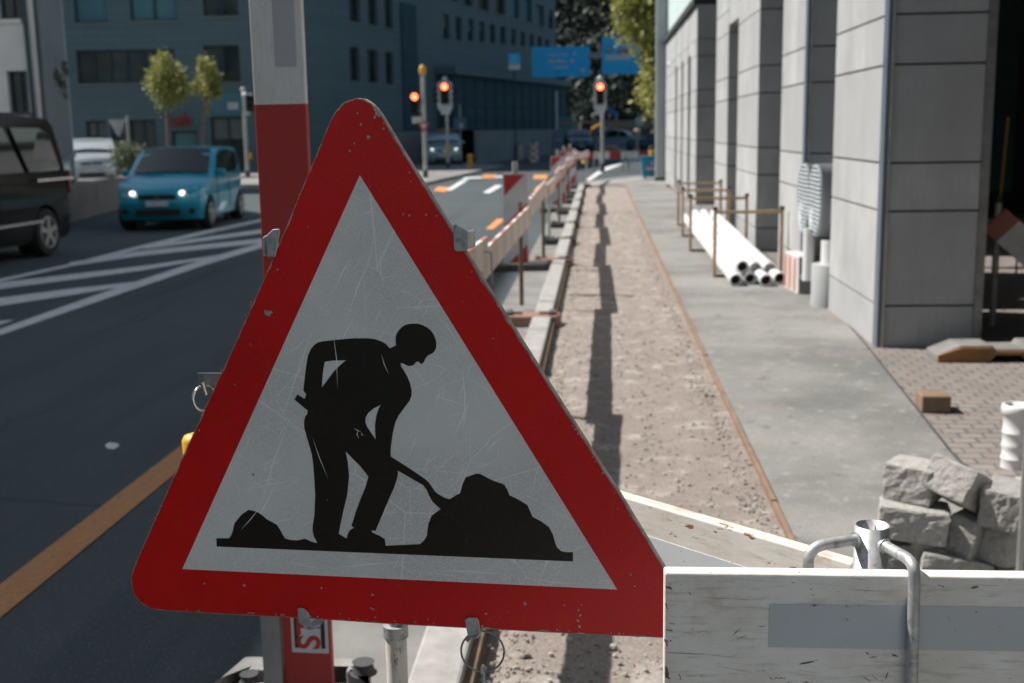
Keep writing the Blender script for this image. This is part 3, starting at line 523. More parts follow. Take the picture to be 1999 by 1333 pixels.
# ------------------------------------------------------------------ near barrier boards
def board(name, label, p0, p1, ztop, h, t, segs, group=None, cat='barrier board', lean=0.):
    """segs: list of (length, material index) repeated; one closed plank with painted sections"""
    d = Vector((p1[0]-p0[0], p1[1]-p0[1], 0)); L = d.length; o = thing(name, label, cat, (p0[0], p0[1], 0), math.atan2(d.y, d.x), group)
    xs = [0.]; mi = []; k = 0
    while xs[-1] < L-1e-4:
        l, m_ = segs[k % len(segs)]; xs.append(min(L, xs[-1]+l)); mi.append(m_); k += 1
    mb = MB(); z1, z0 = ztop, ztop-h; n = len(xs); vs = []
    for x in xs: vs += [(x, -t/2, z0), (x, -t/2, z1), (x, t/2, z1), (x, t/2, z0)]
    fs = []; ms = []
    for i in range(n-1):
        a, c_ = i*4, i*4+4
        for j in range(4): k2 = (j+1) % 4; fs.append((a+j, c_+j, c_+k2, a+k2)); ms.append(mi[i])
    fs += [(0, 1, 2, 3), tuple((n-1)*4+q for q in (3, 2, 1, 0))]; ms += [mi[0], mi[-1]]
    mb.add(vs, fs, ms); return o, mb
# board in front on the right
yb = 1.50; pL = AY(1297, 1119, yb); zb = pL.z+.001
o, mb = board('barrier_board', 'flaking white wooden barrier board nearest the camera at lower right', (pL.x, yb+.0125), (pL.x+2.0, yb+.0125-.01), zb, .20, .025, [(2.0, 0)])
mb.build('plank', 'board_white', o, bevel=.0035, seg=3)
pa = AY(1502, 1178, yb); pb = AY(1500, 1262, yb); mb = MB(); mb.bb(pa.x-pL.x, 2.0, -.0137, -.0125, pb.z, pa.z); mb.build('reflective_patch', 'patch', o)
mb = MB(); bx0 = pL.x
def wear(px0, py0, px1, py1, w_, k=5):
    A_, B_ = AY(px0, py0, yb), AY(px1, py1, yb); d = B_-A_; nn = Vector((-d.z, 0, d.x)).normalized(); top = []; bot = []
    for i in range(k+1):
        t = i/k; q = A_.lerp(B_, t)+nn*rnd.uniform(-.3, .3)*w_; e = w_*rnd.uniform(.4, 1.)*(math.sin(math.pi*min(max(t, .04), .96)))**.5/2; top.append((q.x-bx0+nn.x*e, -.0130, q.z+nn.z*e)); bot.append((q.x-bx0-nn.x*e, -.0130, q.z-nn.z*e))
    v = top+bot; mb.add(v, [(i, k+1+i, k+2+i, i+1) for i in range(k)])
for q in ((1298, 1273, 1375, 1277, .0009), (1370, 1276, 1445, 1284, .0006), (1299, 1144, 1312, 1150, .004), (1299, 1228, 1313, 1231, .003), (1305, 1216, 1318, 1218, .0016), (1299, 1300, 1306, 1326, .006), (1345, 1156, 1350, 1162, .0018), (1380, 1180, 1440, 1186, .0004), (1430, 1240, 1446, 1226, .0012), (1437, 1248, 1458, 1240, .0010), (1478, 1222, 1496, 1223, .0010), (1560, 1296, 1590, 1291, .0026), (1565, 1293, 1600, 1287, .0008), (1690, 1272, 1696, 1276, .003), (1696, 1283, 1712, 1280, .0016), (1740, 1276, 1752, 1280, .0032), (1683, 1318, 1700, 1330, .0012), (1700, 1316, 1712, 1326, .0012), (1728, 1325, 1734, 1310, .003), (1800, 1247, 1807, 1250, .0022), (1827, 1246, 1834, 1251, .0022), (1660, 1127, 1690, 1131, .0007), (1440, 1130, 1530, 1136, .0004), (1900, 1140, 1950, 1142, .0005), (1860, 1300, 1905, 1303, .0005), (1330, 1236, 1352, 1235, .0006), (1400, 1300, 1470, 1312, .0005), (1299, 1176, 1303, 1190, .0020), (1299, 1250, 1303, 1262, .0022), (1360, 1166, 1480, 1170, .0004), (1326, 1315, 1329, 1326, .002), (1545, 1135, 1551, 1138, .0016), (1660, 1150, 1720, 1153, .0006)): wear(*q)
for k in range(30):
    a, b_ = rnd.uniform(1302, 1995), rnd.uniform(1128, 1330); wear(a, b_, a+rnd.uniform(1, 5), b_+rnd.uniform(-2, 2), rnd.uniform(.0006, .0015), 2)
tag(mb.build('wear_marks', 'bare_wood', o), kind='stuff')
# board behind, running away from the tube post towards the back of the sign
a2 = AY(1672, 1096, 1.62); e2 = G(1212, 962, a2.z); dirv = (e2-a2); far = a2+dirv*2.1
o, mb = board('barrier_board', 'rust stained white barrier board running back behind the triangular sign', (a2.x, a2.y), (far.x, far.y), a2.z, .20, .025, [(9, 0)])
mb.build('plank', 'board_rust', o, bevel=.0035, seg=3)
mb = MB(); mb.bb(.06, .80, .0125, .0137, a2.z-.15, a2.z-.055); mb.build('reflective_patch', 'patch', o)
# tube post with its two board hooks
pt = AY(1700, 1100, 1.585); zt = AY(1700, 1024, 1.585).z
tp = thing('tube_post', 'galvanised tube post with two bent rod hooks holding the white boards', 'barrier post', (pt.x, 1.585, 0))
r0, r1 = .0238, .0215; n = 32; mb = MB(); vs = []
for rr, z in ((r0, 0.), (r0, zt), (r1, zt), (r1, zt-.35)):
    for k in range(n): vs.append((rr*math.cos(6.28318*k/n), rr*math.sin(6.28318*k/n), z))
mb.add(vs, [(j*n+k, j*n+(k+1) % n, (j+1)*n+(k+1) % n, (j+1)*n+k) for j in range(3) for k in range(n)], 0, True); mb.build('tube', 'galv', tp)
def rel(px, py, Y): p = AY(px, py, Y); return Vector((p.x-pt.x, p.y-1.585, p.z))
def smooth_path(pts, n=6):
    P = [Vector(p) for p in pts]; P = [P[0]*2-P[1]]+P+[P[-1]*2-P[-2]]; out = []
    for i in range(1, len(P)-2):
        for k in range(n):
            t = k/n; a, b_, c_, d = P[i-1], P[i], P[i+1], P[i+2]
            out.append(.5*((2*b_)+(c_-a)*t+(2*a-5*b_+4*c_-d)*t*t+(3*b_-a-3*c_+d)*t**3))
    return out+[P[-2]]
mb = MB(); mb.tube(smooth_path([rel(1722, 1062, 1.565), rel(1748, 1077, 1.54), rel(1768, 1088, 1.512), rel(1778, 1098, 1.497), rel(1784, 1112, 1.489), rel(1785, 1140, 1.488), rel(1783, 1200, 1.488), rel(1780, 1330, 1.488), rel(1777, 1420, 1.488)]), .0078, 14)
mb.tube([rel(1712, 1056, 1.575), rel(1728, 1066, 1.56)], .0105, 12); mb.build('hook', 'galv', tp)
mb = MB(); mb.tube(smooth_path([rel(1680, 1052, 1.58), rel(1640, 1058, 1.566), rel(1605, 1064, 1.556), rel(1590, 1071, 1.553), rel(1581, 1083, 1.551), rel(1578, 1105, 1.551), rel(1578, 1200, 1.551)]), .0078, 14)
mb.tube([rel(1690, 1050, 1.585), rel(1668, 1053, 1.575)], .0105, 12); mb.build('hook', 'galv', tp)
mb = MB(); mb.box((0, 0, .05), (.5, .35, .1)); mb.build('foot', 'rubber', tp, bevel=.02)

# ------------------------------------------------------------------ upright red and white board with its foot
Yb = 3.10; pa = AY(512, 500, Yb); pb = AY(612, 500, Yb); wd = pb.x-pa.x
bm = thing('upright_marker_board', 'tall upright weathered marker board, white above and red below, behind the sign', 'marker board', (pa.x, Yb, 0), R(-3))
zc = AY(560, 203, Yb).z; zl = .108
mb = MB(); 
for z0, z1, mi in ((zl, zc, 1), (zc, 3.1, 0)): mb.add([(0, 0, z0), (wd, 0, z0), (wd, 0, z1), (0, 0, z1), (0, .024, z0), (wd, .024, z0), (wd, .024, z1), (0, .024, z1)], [(0, 1, 2, 3), (5, 4, 7, 6), (4, 0, 3, 7), (1, 5, 6, 2)]+([(0, 4, 5, 1)] if mi else [(3, 2, 6, 7)]), mi)
mb.build('plank', ['board_white_v', 'board_red'], bm, weld=True, bevel=.003)
pz = AY(560, 130, Yb).z; mb = MB(); mb.bb(.063, .063+.058, -.0012, 0, pz, 3.0); mb.build('reflective_patch', 'patch_v', bm)
# sticker with rotated lettering between two bars
s0 = AY(571, 1272, Yb); s1 = AY(640, 1200, Yb); sx0, sx1 = s0.x-pa.x, s1.x-pa.x; zs0 = s0.z; zs1 = zs0+.24
stk = MB(); stk.bb(sx0, sx1, -.0014, 0, zs0, zs1); stk = stk.build('sticker', 'sign_white', bm)
mb = MB(); mb.bb(sx0+.009, sx0+.021, -.0022, -.0014, zs0+.014, zs1-.014); mb.bb(sx1-.021, sx1-.009, -.0022, -.0014, zs0+.014, zs1-.014); mb.build('sticker_bars', 'black', stk)
text_mesh('lettering', 'STOP', .094, 'red', stk, Matrix.Translation(((sx0+sx1)/2, -.002, (zs0+zs1)/2+.003)) @ Matrix.Rotation(R(90), 4, 'X') @ Matrix.Rotation(R(90), 4, 'Z'), .0006, bold=.0022)
# grey channel beside it
pc = AY(532, 1290, 3.08)
ch = thing('channel_post', 'grey galvanised channel post standing left of the upright red board', 'post', (pc.x, 3.08, 0)); mb = MB()
mb.bb(-.028, .026, 0, .004, .107, .92); mb.bb(-.028, -.024, .004, .04, .107, .92); mb.bb(.022, .026, .004, .04, .107, .92); mb.build('channel', 'steel_trim', ch)
# foot plate made of recycled plastic, with slots
fp = thing('barrier_ballast', 'pale slotted recycled plastic foot under the upright red and white board', 'barrier foot', (-.91, 3.17, 0))
pol = [(-.25, -.22), (.23, -.22), (.24, .0), (.19, .19), (-.19, .19), (-.225, .03)]
slots = [[(a-.035, b_-.018), (a+.035, b_-.018), (a+.035, b_+.018), (a-.035, b_+.018)] for a, b_ in ((-.12, .115), (-.10, -.0), (.18, .12), (.08, -.12))]
mb = MB(); mb.prism([pol]+slots, *Z3, .01, .105); mb.build('slab', 'plastic_pale', fp, weld=True, bevel=.008)
mb = MB(); mb.box((0, -.02, .03), (.48, .28, .05)); mb.build('underside', 'rubber', fp)
mb = MB(); mb.tube([(.20, .10, .10), (.20, .10, .135)], [.035, .028], 18); mb.build('socket', 'rubber', fp, weld=True, bevel=.006); mb = MB(); mb.tube([(-.13, .03, .10), (-.13, .03, .125)], [.025, .022], 18); mb.build('socket', 'rubber', fp, weld=True, bevel=.006)
#PART3
# ------------------------------------------------------------------ stacked granite blocks
def block(px, py, Y, dim, rot, label, seed, group='granite blocks in the pile', mt='granite'):
    p = G(px, py, Y); mb = MB(); n = 12; dim = tuple(k*.90 for k in dim); sx, sy, sz = (d/2 for d in dim); q = Vector((seed*7.3, seed*1.7, 0)); vs = {}; V = []; Fc = []
    def vid(a, b_, c_):
        k = (a, b_, c_)
        if k not in vs:
            u = Vector((2*a/n-1, 2*b_/n-1, 2*c_/n-1)); rr = (abs(u.x)**22+abs(u.y)**22+abs(u.z)**22)**(1/22)
            s = u/rr if rr else u; v = Vector((s.x*sx, s.y*sy, s.z*sz)); nn = noise.noise_vector(v*9+q)*.006+noise.noise_vector(v*32+q)*.006+noise.noise_vector(v*70+q)*.003
            if abs(u.z) == 1: nn *= .35
            vs[k] = len(V); V.append(v+nn)
        return vs[k]
    for a in range(n):
        for b_ in range(n):
            for e in (0, n):
                f = [(vid(a, b_, e), vid(a+1, b_, e), vid(a+1, b_+1, e), vid(a, b_+1, e)), (vid(a, e, b_), vid(a+1, e, b_), vid(a+1, e, b_+1), vid(a, e, b_+1)), (vid(e, a, b_), vid(e, a+1, b_), vid(e, a+1, b_+1), vid(e, a, b_+1))]
                for i, ff in enumerate(f): Fc.append(ff if ((e == n) ^ (i == 1)) else ff[::-1])
    mb.add(V, Fc, 0, False); ob = mb.build('granite_block', mt); ob.location = p; ob.rotation_euler = tuple(R(a) for a in rot)
    return tag(ob, label, 'stone block', group)
block(1784, 937, .37, (.205, .19, .155), (0, 2, -33), 'pale granite block on the top left of the stone pile', 1)
block(1880, 950, .37, (.27, .21, .15), (10, 28, 42), 'flat tilted granite block leaning on top of the pile middle', 2)
block(1783, 1014, .235, (.275, .20, .14), (0, 3, -16), 'soot stained granite block under the palest block', 3)
block(1786, 1075, .10, (.25, .22, .11), (0, 0, -16), 'brownish granite block at the bottom left of the pile', 4)
block(1965, 984, .335, (.17, .20, .16), (4, 6, -32), 'rough granite block on top at the right beneath the white pipe', 5)
block(1900, 1040, .20, (.12, .20, .18), (0, 10, -45), 'narrow rounded granite block standing in the middle of the pile', 6)
block(1953, 1052, .185, (.20, .20, .17), (0, 5, 38), 'granite block with a smooth shaded side, lower right of the pile', 7)
block(1862, 1100, .085, (.28, .18, .09), (-4, 8, -8), 'flat smooth granite slab at the foot of the pile', 8)
block(1985, 1114, .07, (.17, .18, .08), (0, 0, 10), 'low granite slab end peeking above the white board', 9)
block(2020, 1040, .19, (.13, .18, .17), (0, 0, -12), 'granite block cut off by the right edge, lower one', 10)
block(2024, 975, .33, (.12, .18, .15), (0, 0, 6), 'granite block cut off by the right edge, upper one', 11)
block(1880, 1068, .11, (.5, .25, .16), (0, 0, 4), 'dark shaded granite block deep inside the pile', 12)
# white pipe fitting standing behind the pile
pf = G(1978, 925, .03); o = thing('pipe_fitting', 'white plastic pipe socket standing upright behind the stone pile', 'pipe', (AY(1980, 900, 5.75).x, 5.75, 0))
zt = AY(1975, 789, 5.75).z; prof = [(.055, .03), (.055, zt-.36), (.066, zt-.345), (.066, zt-.31), (.058, zt-.30), (.058, zt-.235), (.060, zt-.232), (.060, zt-.226), (.056, zt-.223), (.056, zt-.185), (.062, zt-.175), (.057, zt-.165), (.057, zt-.125), (.060, zt-.122), (.060, zt-.115), (.057, zt-.112), (.057, zt-.045), (.068, zt-.038), (.068, zt-.008), (.062, zt), (.052, zt), (.05, zt-.3)]
n = 36; vs = []; mb = MB()
prof = [(a*1.08, .03 if b_ == .03 else zt-(zt-b_)*1.17) for a, b_ in prof]
for r_, z in prof: vs += [(r_*math.cos(6.28318*k/n), r_*math.sin(6.28318*k/n), z) for k in range(n)]
mb.add(vs, [(j*n+k, j*n+(k+1) % n, (j+1)*n+(k+1) % n, (j+1)*n+k) for j in range(len(prof)-1) for k in range(n)], 0, True); mb.build('socket', 'white_plastic', o)
# thin post at the right edge
pp = AY(2003, 900, 4.0); o = thing('edge_post', 'thin pale post at the right edge in front of the pipe fitting', 'post', (pp.x, 4.0, 0)); zt = AY(2000, 600, 4.0).z
mb = MB(); mb.tube([(0, 0, 0), (0, 0, zt)], .012, 12); mb.build('tube', 'steel_trim', o); mb = MB(); mb.tube([(0, 0, 0), (0, 0, .05)], .02, 12); mb.build('spike_collar', 'steel', o)
# brown paving block
p = G(1842, 817, .03); mb = MB(); mb.box((0, 0, 0), (.165, .19, .10)); ob = mb.build('paving_block', mat('brown_block', (.25, .165, .11), (.17, .115, .08), 9, .85, bump=.4), bevel=.008); ob.location = (p.x, 6.95, .03+.051); ob.rotation_euler = (0, 0, R(-3)); tag(ob, 'single brown paving block lying on the sett paving', 'paving block')
# recycled foot by the pillar
p = G(1830, 707, .03); o = thing('barrier_ballast', 'long grey topped orange sided barrier foot lying before the nearest pillar', 'barrier foot', (p.x, p.y, .03))
side = [(0, .0), (0, .05), (.16, .115), (.38, .115), (.40, .09), (.60, .09), (.62, .12), (1.1, .12), (1.1, 0), (.62, 0), (.58, .05), (.40, .05), (.36, 0)]
mb = MB(); mb.prism([side], (0, 0, 0), (1, 0, 0), (0, 0, 1), (0, -1, 0), -.30, -.012); mb.build('slab', 'gutter', o, weld=True, bevel=.008)
mb = MB(); mb.prism([[(a, max(0, b_-.012)) if b_ > .06 else (a, b_) for a, b_ in side]], (0, 0, 0), (1, 0, 0), (0, 0, 1), (0, -1, 0), -.011, .006); mb.build('side_strip', mat('orange_brown_side', (.36, .16, .05), (.22, .11, .05), 5, .7), o, weld=True, bevel=.004)
# barrier inside the arcade at the right edge
o = thing('arcade_barrier', 'red and white board on a grey post inside the dark arcade', 'barrier', (AY(1936, 640, 9.9).x, 9.9, .03))
zt = AY(1936, 396, 9.9).z; mb = MB(); mb.tube([(0, 0, 0), (0, 0, zt)], .028, 14); mb.build('post', 'pole', o)
z1 = AY(1941, 236, 9.9).z; mb = MB(); mb.tube([(.01, 0, zt), (.035, 0, z1)], .013, 8); mb.build('yellow_rod', mat('ochre_rod', (.30, .17, .04), rough=.6), o); mb = MB(); mb.tube([(0, 0, zt-.03), (0, 0, zt+.03)], .036, 12); mb.build('cap', 'black', o)
pa = AY(1942, 428, 9.85); pb = AY(2090, 560, 9.5); mb = MB(); lx, lz, ly = pa.x-o.location.x, pa.z-.03, pa.y-9.9; dx, dz, dy = pb.x-pa.x, pb.z-pa.z, pb.y-pa.y
d = Vector((dx, dy, dz)); up = d.cross(Vector((0, 1, 0))).normalized(); up = up if up.z > 0 else -up
for a, c_, mi in ((0, .18, 1), (.18, .62, 0), (.62, 1, 1)):
    q = [Vector((lx, ly, lz))+d*a, Vector((lx, ly, lz))+d*c_]; vs = [q[0]-up*.12, q[1]-up*.12, q[1]+up*.12, q[0]+up*.12]; vs += [v+Vector((0, .025, 0)) for v in vs]
    mb.add(vs, [(0, 1, 2, 3), (5, 4, 7, 6), (3, 2, 6, 7), (4, 5, 1, 0)]+([(4, 0, 3, 7)] if a == 0 else [])+([(1, 5, 6, 2)] if c_ == 1 else []), mi)
mb.build('plank', ['board_white', 'pale_red'], o)
mb = MB()
for zz in (.42, .88): mb.tube([(-.12, -.03, zz), (.16, -.03, zz)], .008, 6)
mb.tube([(.16, -.03, .42), (.16, -.03, .88)], .008, 6); mb.build('wire_bracket', 'steel', o)

M['sign_grey0'] = mat('drum_grey', (.42, .43, .435), (.34, .35, .355), 2, .6)
# ------------------------------------------------------------------ pipes, racks, ducts, cartons
def pipe(px, py, Y, r, px2, py2, Y2, bend=0, label='', idx=0):
    a = AY(px, py, Y); c_ = AY(px2, py2, Y2); n = 9; pts = []
    for i in range(n):
        t = i/(n-1); p = a.lerp(c_, t); p.x += bend*math.sin(t*math.pi); p.z = max(p.z, r+.032); pts.append(p)
    off = pts[0].copy(); o = thing('drain_pipe', label, 'pipe', tuple(off), 0, 'long white drain pipes in the racks'); k = 18; P = [p-off for p in pts]
    mb = MB(); mb.tube(P, r, k, cap=False); mb.tube([P[0]+Vector((0, .01, 0)), P[0]+Vector((0, .16, 0))], r*1.09, k, cap=False)
    # annular mouth and dark inner wall
    th = [2*math.pi*j/k for j in range(k)]; vs = [(r*1.09*math.cos(t), .01, r*1.09*math.sin(t)) for t in th]+[(r*.86*math.cos(t), .01, r*.86*math.sin(t)) for t in th]+[(r*.86*math.cos(t), .9, r*.86*math.sin(t)) for t in th]
    mb.add(vs, [(j, (j+1) % k, k+(j+1) % k, k+j) for j in range(k)]+[(k+j, k+(j+1) % k, 2*k+(j+1) % k, 2*k+j) for j in range(k)], 0, True); mb.build('tube', 'white_plastic', o)
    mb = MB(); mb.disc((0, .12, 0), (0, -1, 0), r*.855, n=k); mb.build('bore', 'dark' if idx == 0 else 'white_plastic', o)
PB = [(1437, 548, 12.5, 1337, 424, 19.6, 'white drain pipe, leftmost of the bottom layer'), (1465, 546, 12.62, 1352, 424, 19.9, 'white drain pipe, second from the left in the bottom layer'), (1496, 551, 12.45, 1366, 424, 20.1, 'white drain pipe, third from the left in the bottom layer'), (1523, 547, 12.62, 1388, 426, 19.9, 'white drain pipe, rightmost of the bottom layer'), (1450, 521, 12.65, 1357, 416, 20.0, 'white drain pipe lying on top with its mouth above two others'), (1475, 523, 12.95, 1374, 415, 20.1, 'white capped drain pipe in the second layer, middle'), (1503, 524, 13.0, 1393, 416, 20.3, 'white capped drain pipe in the second layer, right')]
for i, q in enumerate(PB): pipe(*q[:3], .062, *q[3:6], bend=-.05 if i % 2 else .0, label=q[6], idx=(i > 4))
def rack(Y, xl, xr, zt, label):
    o = thing('pipe_rack', label, 'pipe rack', (xl, Y, .03), 0, 'tan steel frames around the pipes'); w_ = xr-xl
    for x in (0, w_): mb = MB(); mb.bb(x-.018, x+.018, -.018, .018, 0, zt-.03); mb.build('leg', 'tan_steel', o)
    mb = MB(); mb.bb(.02, w_-.02, -.0175, .0175, zt-.065, zt-.03); mb.build('crossbar', 'tan_steel', o)
    mb = MB(); mb.bb(.02, w_-.02, -.0175, .0175, .0, .03); mb.build('bottom_bar', 'rusty', o)
    for x in (0, w_): mb = MB(); mb.bb(x-.026, x+.026, -.026, .026, zt-.028, zt+.012); mb.build('corner_cap', 'black', o, bevel=.006)
rack(13.3, G(1392, 545).x+.01, AY(1527, 403, 13.3).x, AY(1460, 405, 13.3).z-.03, 'tan steel pipe rack frame nearest the camera')
rack(16.1, 1.24, AY(1458, 380, 16.1).x, AY(1400, 380, 16.1).z-.03, 'tan steel pipe rack frame, second from the camera')
rack(18.3, 1.29, AY(1424, 365, 18.3).x, AY(1400, 365, 18.3).z-.03, 'tan steel pipe rack frame, third from the camera')
rack(20.4, 1.36, AY(1407, 352, 20.4).x, AY(1380, 352, 20.4).z-.03, 'tan steel pipe rack frame farthest from the camera')
def duct(px, py, Y, r, label):
    p = AY(px, py, Y); o = thing('ventilation_duct', label, 'duct', (p.x, Y, 0), 0, 'round ventilation ducts beside the pillar'); z = p.z; n = 36; mb = MB()
    mb.tube([(0, 0, z), (.03, 0, z), (.031, 0, z), (1.2, 0, z)], [r*1.02, r*1.02, r, r], n, cap=False); mb.build('shell', 'duct', o)
    mb = MB(); mb.disc((.05, 0, z), (-1, 0, 0), r*.97, n=n); mb.build('grille_backing', 'steel', o)
    mb = MB(); k = 17
    for i in range(k):
        zz = -r+2*r*(i+.5)/k; hw = math.sqrt(max(0, r*r-zz*zz))*.97; mb.box((.012, 0, z+zz), (.03, 2*hw, .016), Matrix.Rotation(R(35), 3, 'Y'))
    mb.build('louvres', 'duct', o)
    mb = MB(); mb.bb(.3, .36, -.2, -.14, 0, z-r); mb.bb(.3, .36, .14, .2, 0, z-r); mb.build('support', 'steel', o)
    return o
duct(1567, 386, 12.02, .335, 'grey round ventilation duct with louvred end, the farther one'); duct(1589, 392, 11.35, .335, 'grey round ventilation duct with louvred end, the nearer one')
o = thing('vent_stub', 'pale round duct stub on a wide base below the ventilation ducts', 'duct', (AY(1609, 560, 11.1).x, 11.1, .03)); zb = AY(1600, 515, 11.1).z; zt = AY(1600, 455, 11.1).z
mb = MB(); mb.tube([(0.05, 0, 0), (0.05, 0, zb-.04), (0.05, 0, zb-.03)], [.17, .17, .165], 28); mb.build('base_drum', 'sign_grey0', o)
mb = MB(); mb.tube([(-.10, .30, .2), (-.10, .30, zt-.03+.02)], .055, 20); mb.build('riser', 'white_plastic', o); mb = MB(); mb.tube([(.06, 0, zb-.03), (.06, 0, zt-.10)], .10, 20); mb.build('riser', 'white_plastic', o)
def carton(x, y, z, rz, label, w_=.155):
    o = thing('carton', label, 'carton', (x, y, z), rz, 'red and white cartons beside the pipes'); h = .38; l = .56
    mb = MB(); mb.bb(0, w_, 0, l, 0, h); mb.build('box', mat('carton_white', (.62, .61, .59), rough=.7), o, bevel=.006)
    mb = MB()
    for a in (.10, .30, .48): mb.add([(-.002, a, .02), (-.002, a+.09, .02), (-.002, a+.09, h-.03), (-.002, a, h-.03)], [(0, 3, 2, 1)])
    mb.build('red_stripe', 'pale_red', o)
    mb = MB(); mb.bb(.012, w_-.012, -.006, -.001, .015, h*.44); mb.bb(.012, w_-.012, -.006, -.001, h*.5, h-.02); mb.build('end_label', mat('carton_end', (.25, .24, .25), rough=.8), o)
    mb = MB()
    for a in (.3, .7): mb.tube([(w_*a, -.012, h*.47), (w_*a, .0, h*.47)], .035, 14)
    mb.build('round_cap', 'white_plastic', o)
carton(1.985, 11.86, .03, R(5), 'red striped white carton with grey end standing right of the pipes')

# ------------------------------------------------------------------ arcade building
ab = thing('arcade_building', 'long grey stone arcade building with panel clad pillars along the right side', 'building', (2.1, 8.97, 0)); O = Vector((2.1, 8.97, 0))
ZJ = [0, .345, 1.055, 1.41, 2.12, 2.475, 3.185, 3.54, 4.25, 4.605, 5.3]
def pillar(y0, y1, x0=2.1, x1=2.80, ztop=5.3, cols=3, strip=True, name='pillar'):
    sw = .13 if strip else 0; mb = MB(); g = .012; mb.bb(x0+.02, x1-.02, y0+.02, y1-.02, 0, ztop, 1)
    for za, zc_ in zip(ZJ[:-1], ZJ[1:]):
        if za >= ztop: break
        zc_ = min(zc_, ztop)-.008; za = za+.008 if za else 0
        w_ = (y1-y0)/cols
        w_ = (y1-y0-sw)/cols
        for i in range(cols): mb.bb(x0, x0+.025, y0+sw+i*w_+(.0 if i == 0 else .0015), y0+(i+1)*w_-(.0015 if i < cols-1 else 0)+sw, za, zc_, 0)
        mb.bb(x0+.025, x1, y0, y0+.022, za, zc_, 0); mb.bb(x0+.025, x1, y1-.022, y1, za, zc_, 0); mb.bb(x1-.022, x1, y0+.022, y1-.022, za, zc_, 0)
    ob = mb.build(name, ['stone', 'joint'], ab, loc=O); ob.location = (0, 0, 0)
    if strip:
        mb = MB(); mb.bb(x0-.004, x0+.019, y0-.008, y0+sw-.004, 0, ztop); o1 = mb.build('corner_post', 'steel_blue', ob, loc=O); o1.location = (0, 0, 0)
        mb = MB(); mb.bb(x0+.026, x0+.045, y0-.025, y0-.001, 0, ztop); o1 = mb.build('edge_trim', 'steel_trim', ob, loc=O); o1.location = (0, 0, 0)
        mb = MB(); mb.bb(x1+.001, x1+.062, y0-.02, y0+.06, 0, ztop); o1 = mb.build('rear_trim', 'steel', ob, loc=O); o1.location = (0, 0, 0)
    return ob
pillar(8.97, 10.88); pillar(12.35, 14.0); pillar(16.0, 18.35, cols=3, strip=False); pillar(19.75, 21.75, strip=False)
pillar(3.2, 5.05); pillar(-2.6, -.7, strip=False)
def bpart(name, mt, *boxes):
    mb = MB()
    for q in boxes: mb.bb(*q)
    o = mb.build(name, mt, ab, loc=O); o.location = (0, 0, 0); return o
for y0, y1 in ((26.0, 27.7), (28.45, 30.1), (30.7, 32.4), (33.1, 37.6)): pillar(y0, y1, strip=False, ztop=4.25, cols=2)
bpart('lintel', 'stone', (2.105, 3.0, 18.352, 19.748, 3.30, 5.3), (2.105, 3.0, 27.702, 28.448, 3.30, 4.25), (2.105, 3.0, 30.102, 30.698, 3.30, 4.25), (2.105, 3.0, 32.402, 33.098, 3.30, 4.25))
bpart('cornice', 'joint', (2.02, 3.0, 25.98, 37.7, 4.26, 4.40)); bpart('upper_wall', 'fac_pale', (2.16, 12, 25.98, 37.6, 4.405, 15))
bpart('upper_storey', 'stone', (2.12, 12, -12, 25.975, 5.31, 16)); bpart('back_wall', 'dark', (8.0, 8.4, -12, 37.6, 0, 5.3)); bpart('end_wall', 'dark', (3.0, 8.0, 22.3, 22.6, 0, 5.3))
bpart('netting_panel', 'netting', (3.5, 4.8, 14.2, 14.25, .9, 3.5))
# grey column at the far corner
pc = G(1297, 355, .03); o = thing('corner_column', 'smooth pale grey column at the far end of the arcade building', 'column', (pc.x, 37.7, 0)); mb = MB(); hw = .235
mb.bb(-hw, hw, 0, .4, .12, 9); mb.build('shaft', mat('column_grey', (.33, .35, .37), (.30, .32, .34), 1, .6), o, bevel=.02); mb = MB(); mb.bb(-hw-.02, hw+.02, -.02, .42, .036, .119); mb.build('base', 'joint', o)
p = AY(1307, 126, 36); o = thing('wall_lamp', 'small round white lamp fixed high beside the far grey column', 'wall lamp', (p.x+.05, 36, p.z)); mb = MB(); mb.tube([(0, 0, -.1), (0, 0, -.07), (0, 0, 0), (0, 0, .07), (0, 0, .1)], [.03, .09, .12, .09, .03], 16); mb.build('globe', 'sign_white', o); mb = MB(); mb.tube([(.02, 0, 0), (.18, 0, 0)], .03, 8); mb.build('arm', 'steel', o)
# blue bin
p = G(1272, 350, .04); o = thing('blue_bin', 'blue wheeled bin with pale lettering behind the grey column', 'bin', (p.x-.02, p.y, .04)); w_, h = .62, .70
mb = MB(); mb.add([(-.27, 0, .08), (.27, 0, .08), (.27, .5, .08), (-.27, .5, .08), (-.32, -.04, h), (.32, -.04, h), (.32, .55, h), (-.32, .55, h)], [(3, 2, 1, 0), (4, 5, 6, 7), (0, 1, 5, 4), (1, 2, 6, 5), (2, 3, 7, 6), (3, 0, 4, 7)]); mb.build('body', 'blue_bin', o, bevel=.02)
mb = MB(); mb.bb(-.34, .34, -.07, .57, h+.002, h+.05); mb.build('rim', 'blue_bin', o, bevel=.015)
mb = MB(); mb.tube([(-.2, .05, .06), (-.16, .05, .06)], .06, 12); mb.tube([(.16, .05, .06), (.2, .05, .06)], .06, 12); mb.build('wheel', 'black', o)
mb = MB(); mb.bb(-.16, .30, -.05, -.036, .30, .40); mb.build('pale_lettering_band', mat('pink_white', (.60, .42, .42), rough=.6), o); mb = MB(); mb.prism([[(0, .46), (.07, .46), (.05, .60), (.02, .60)]], (0, -.048, 0), (1, 0, 0), (0, 0, 1), (0, -1, 0), 0, .01); mb.build('emblem', 'sign_white', o)
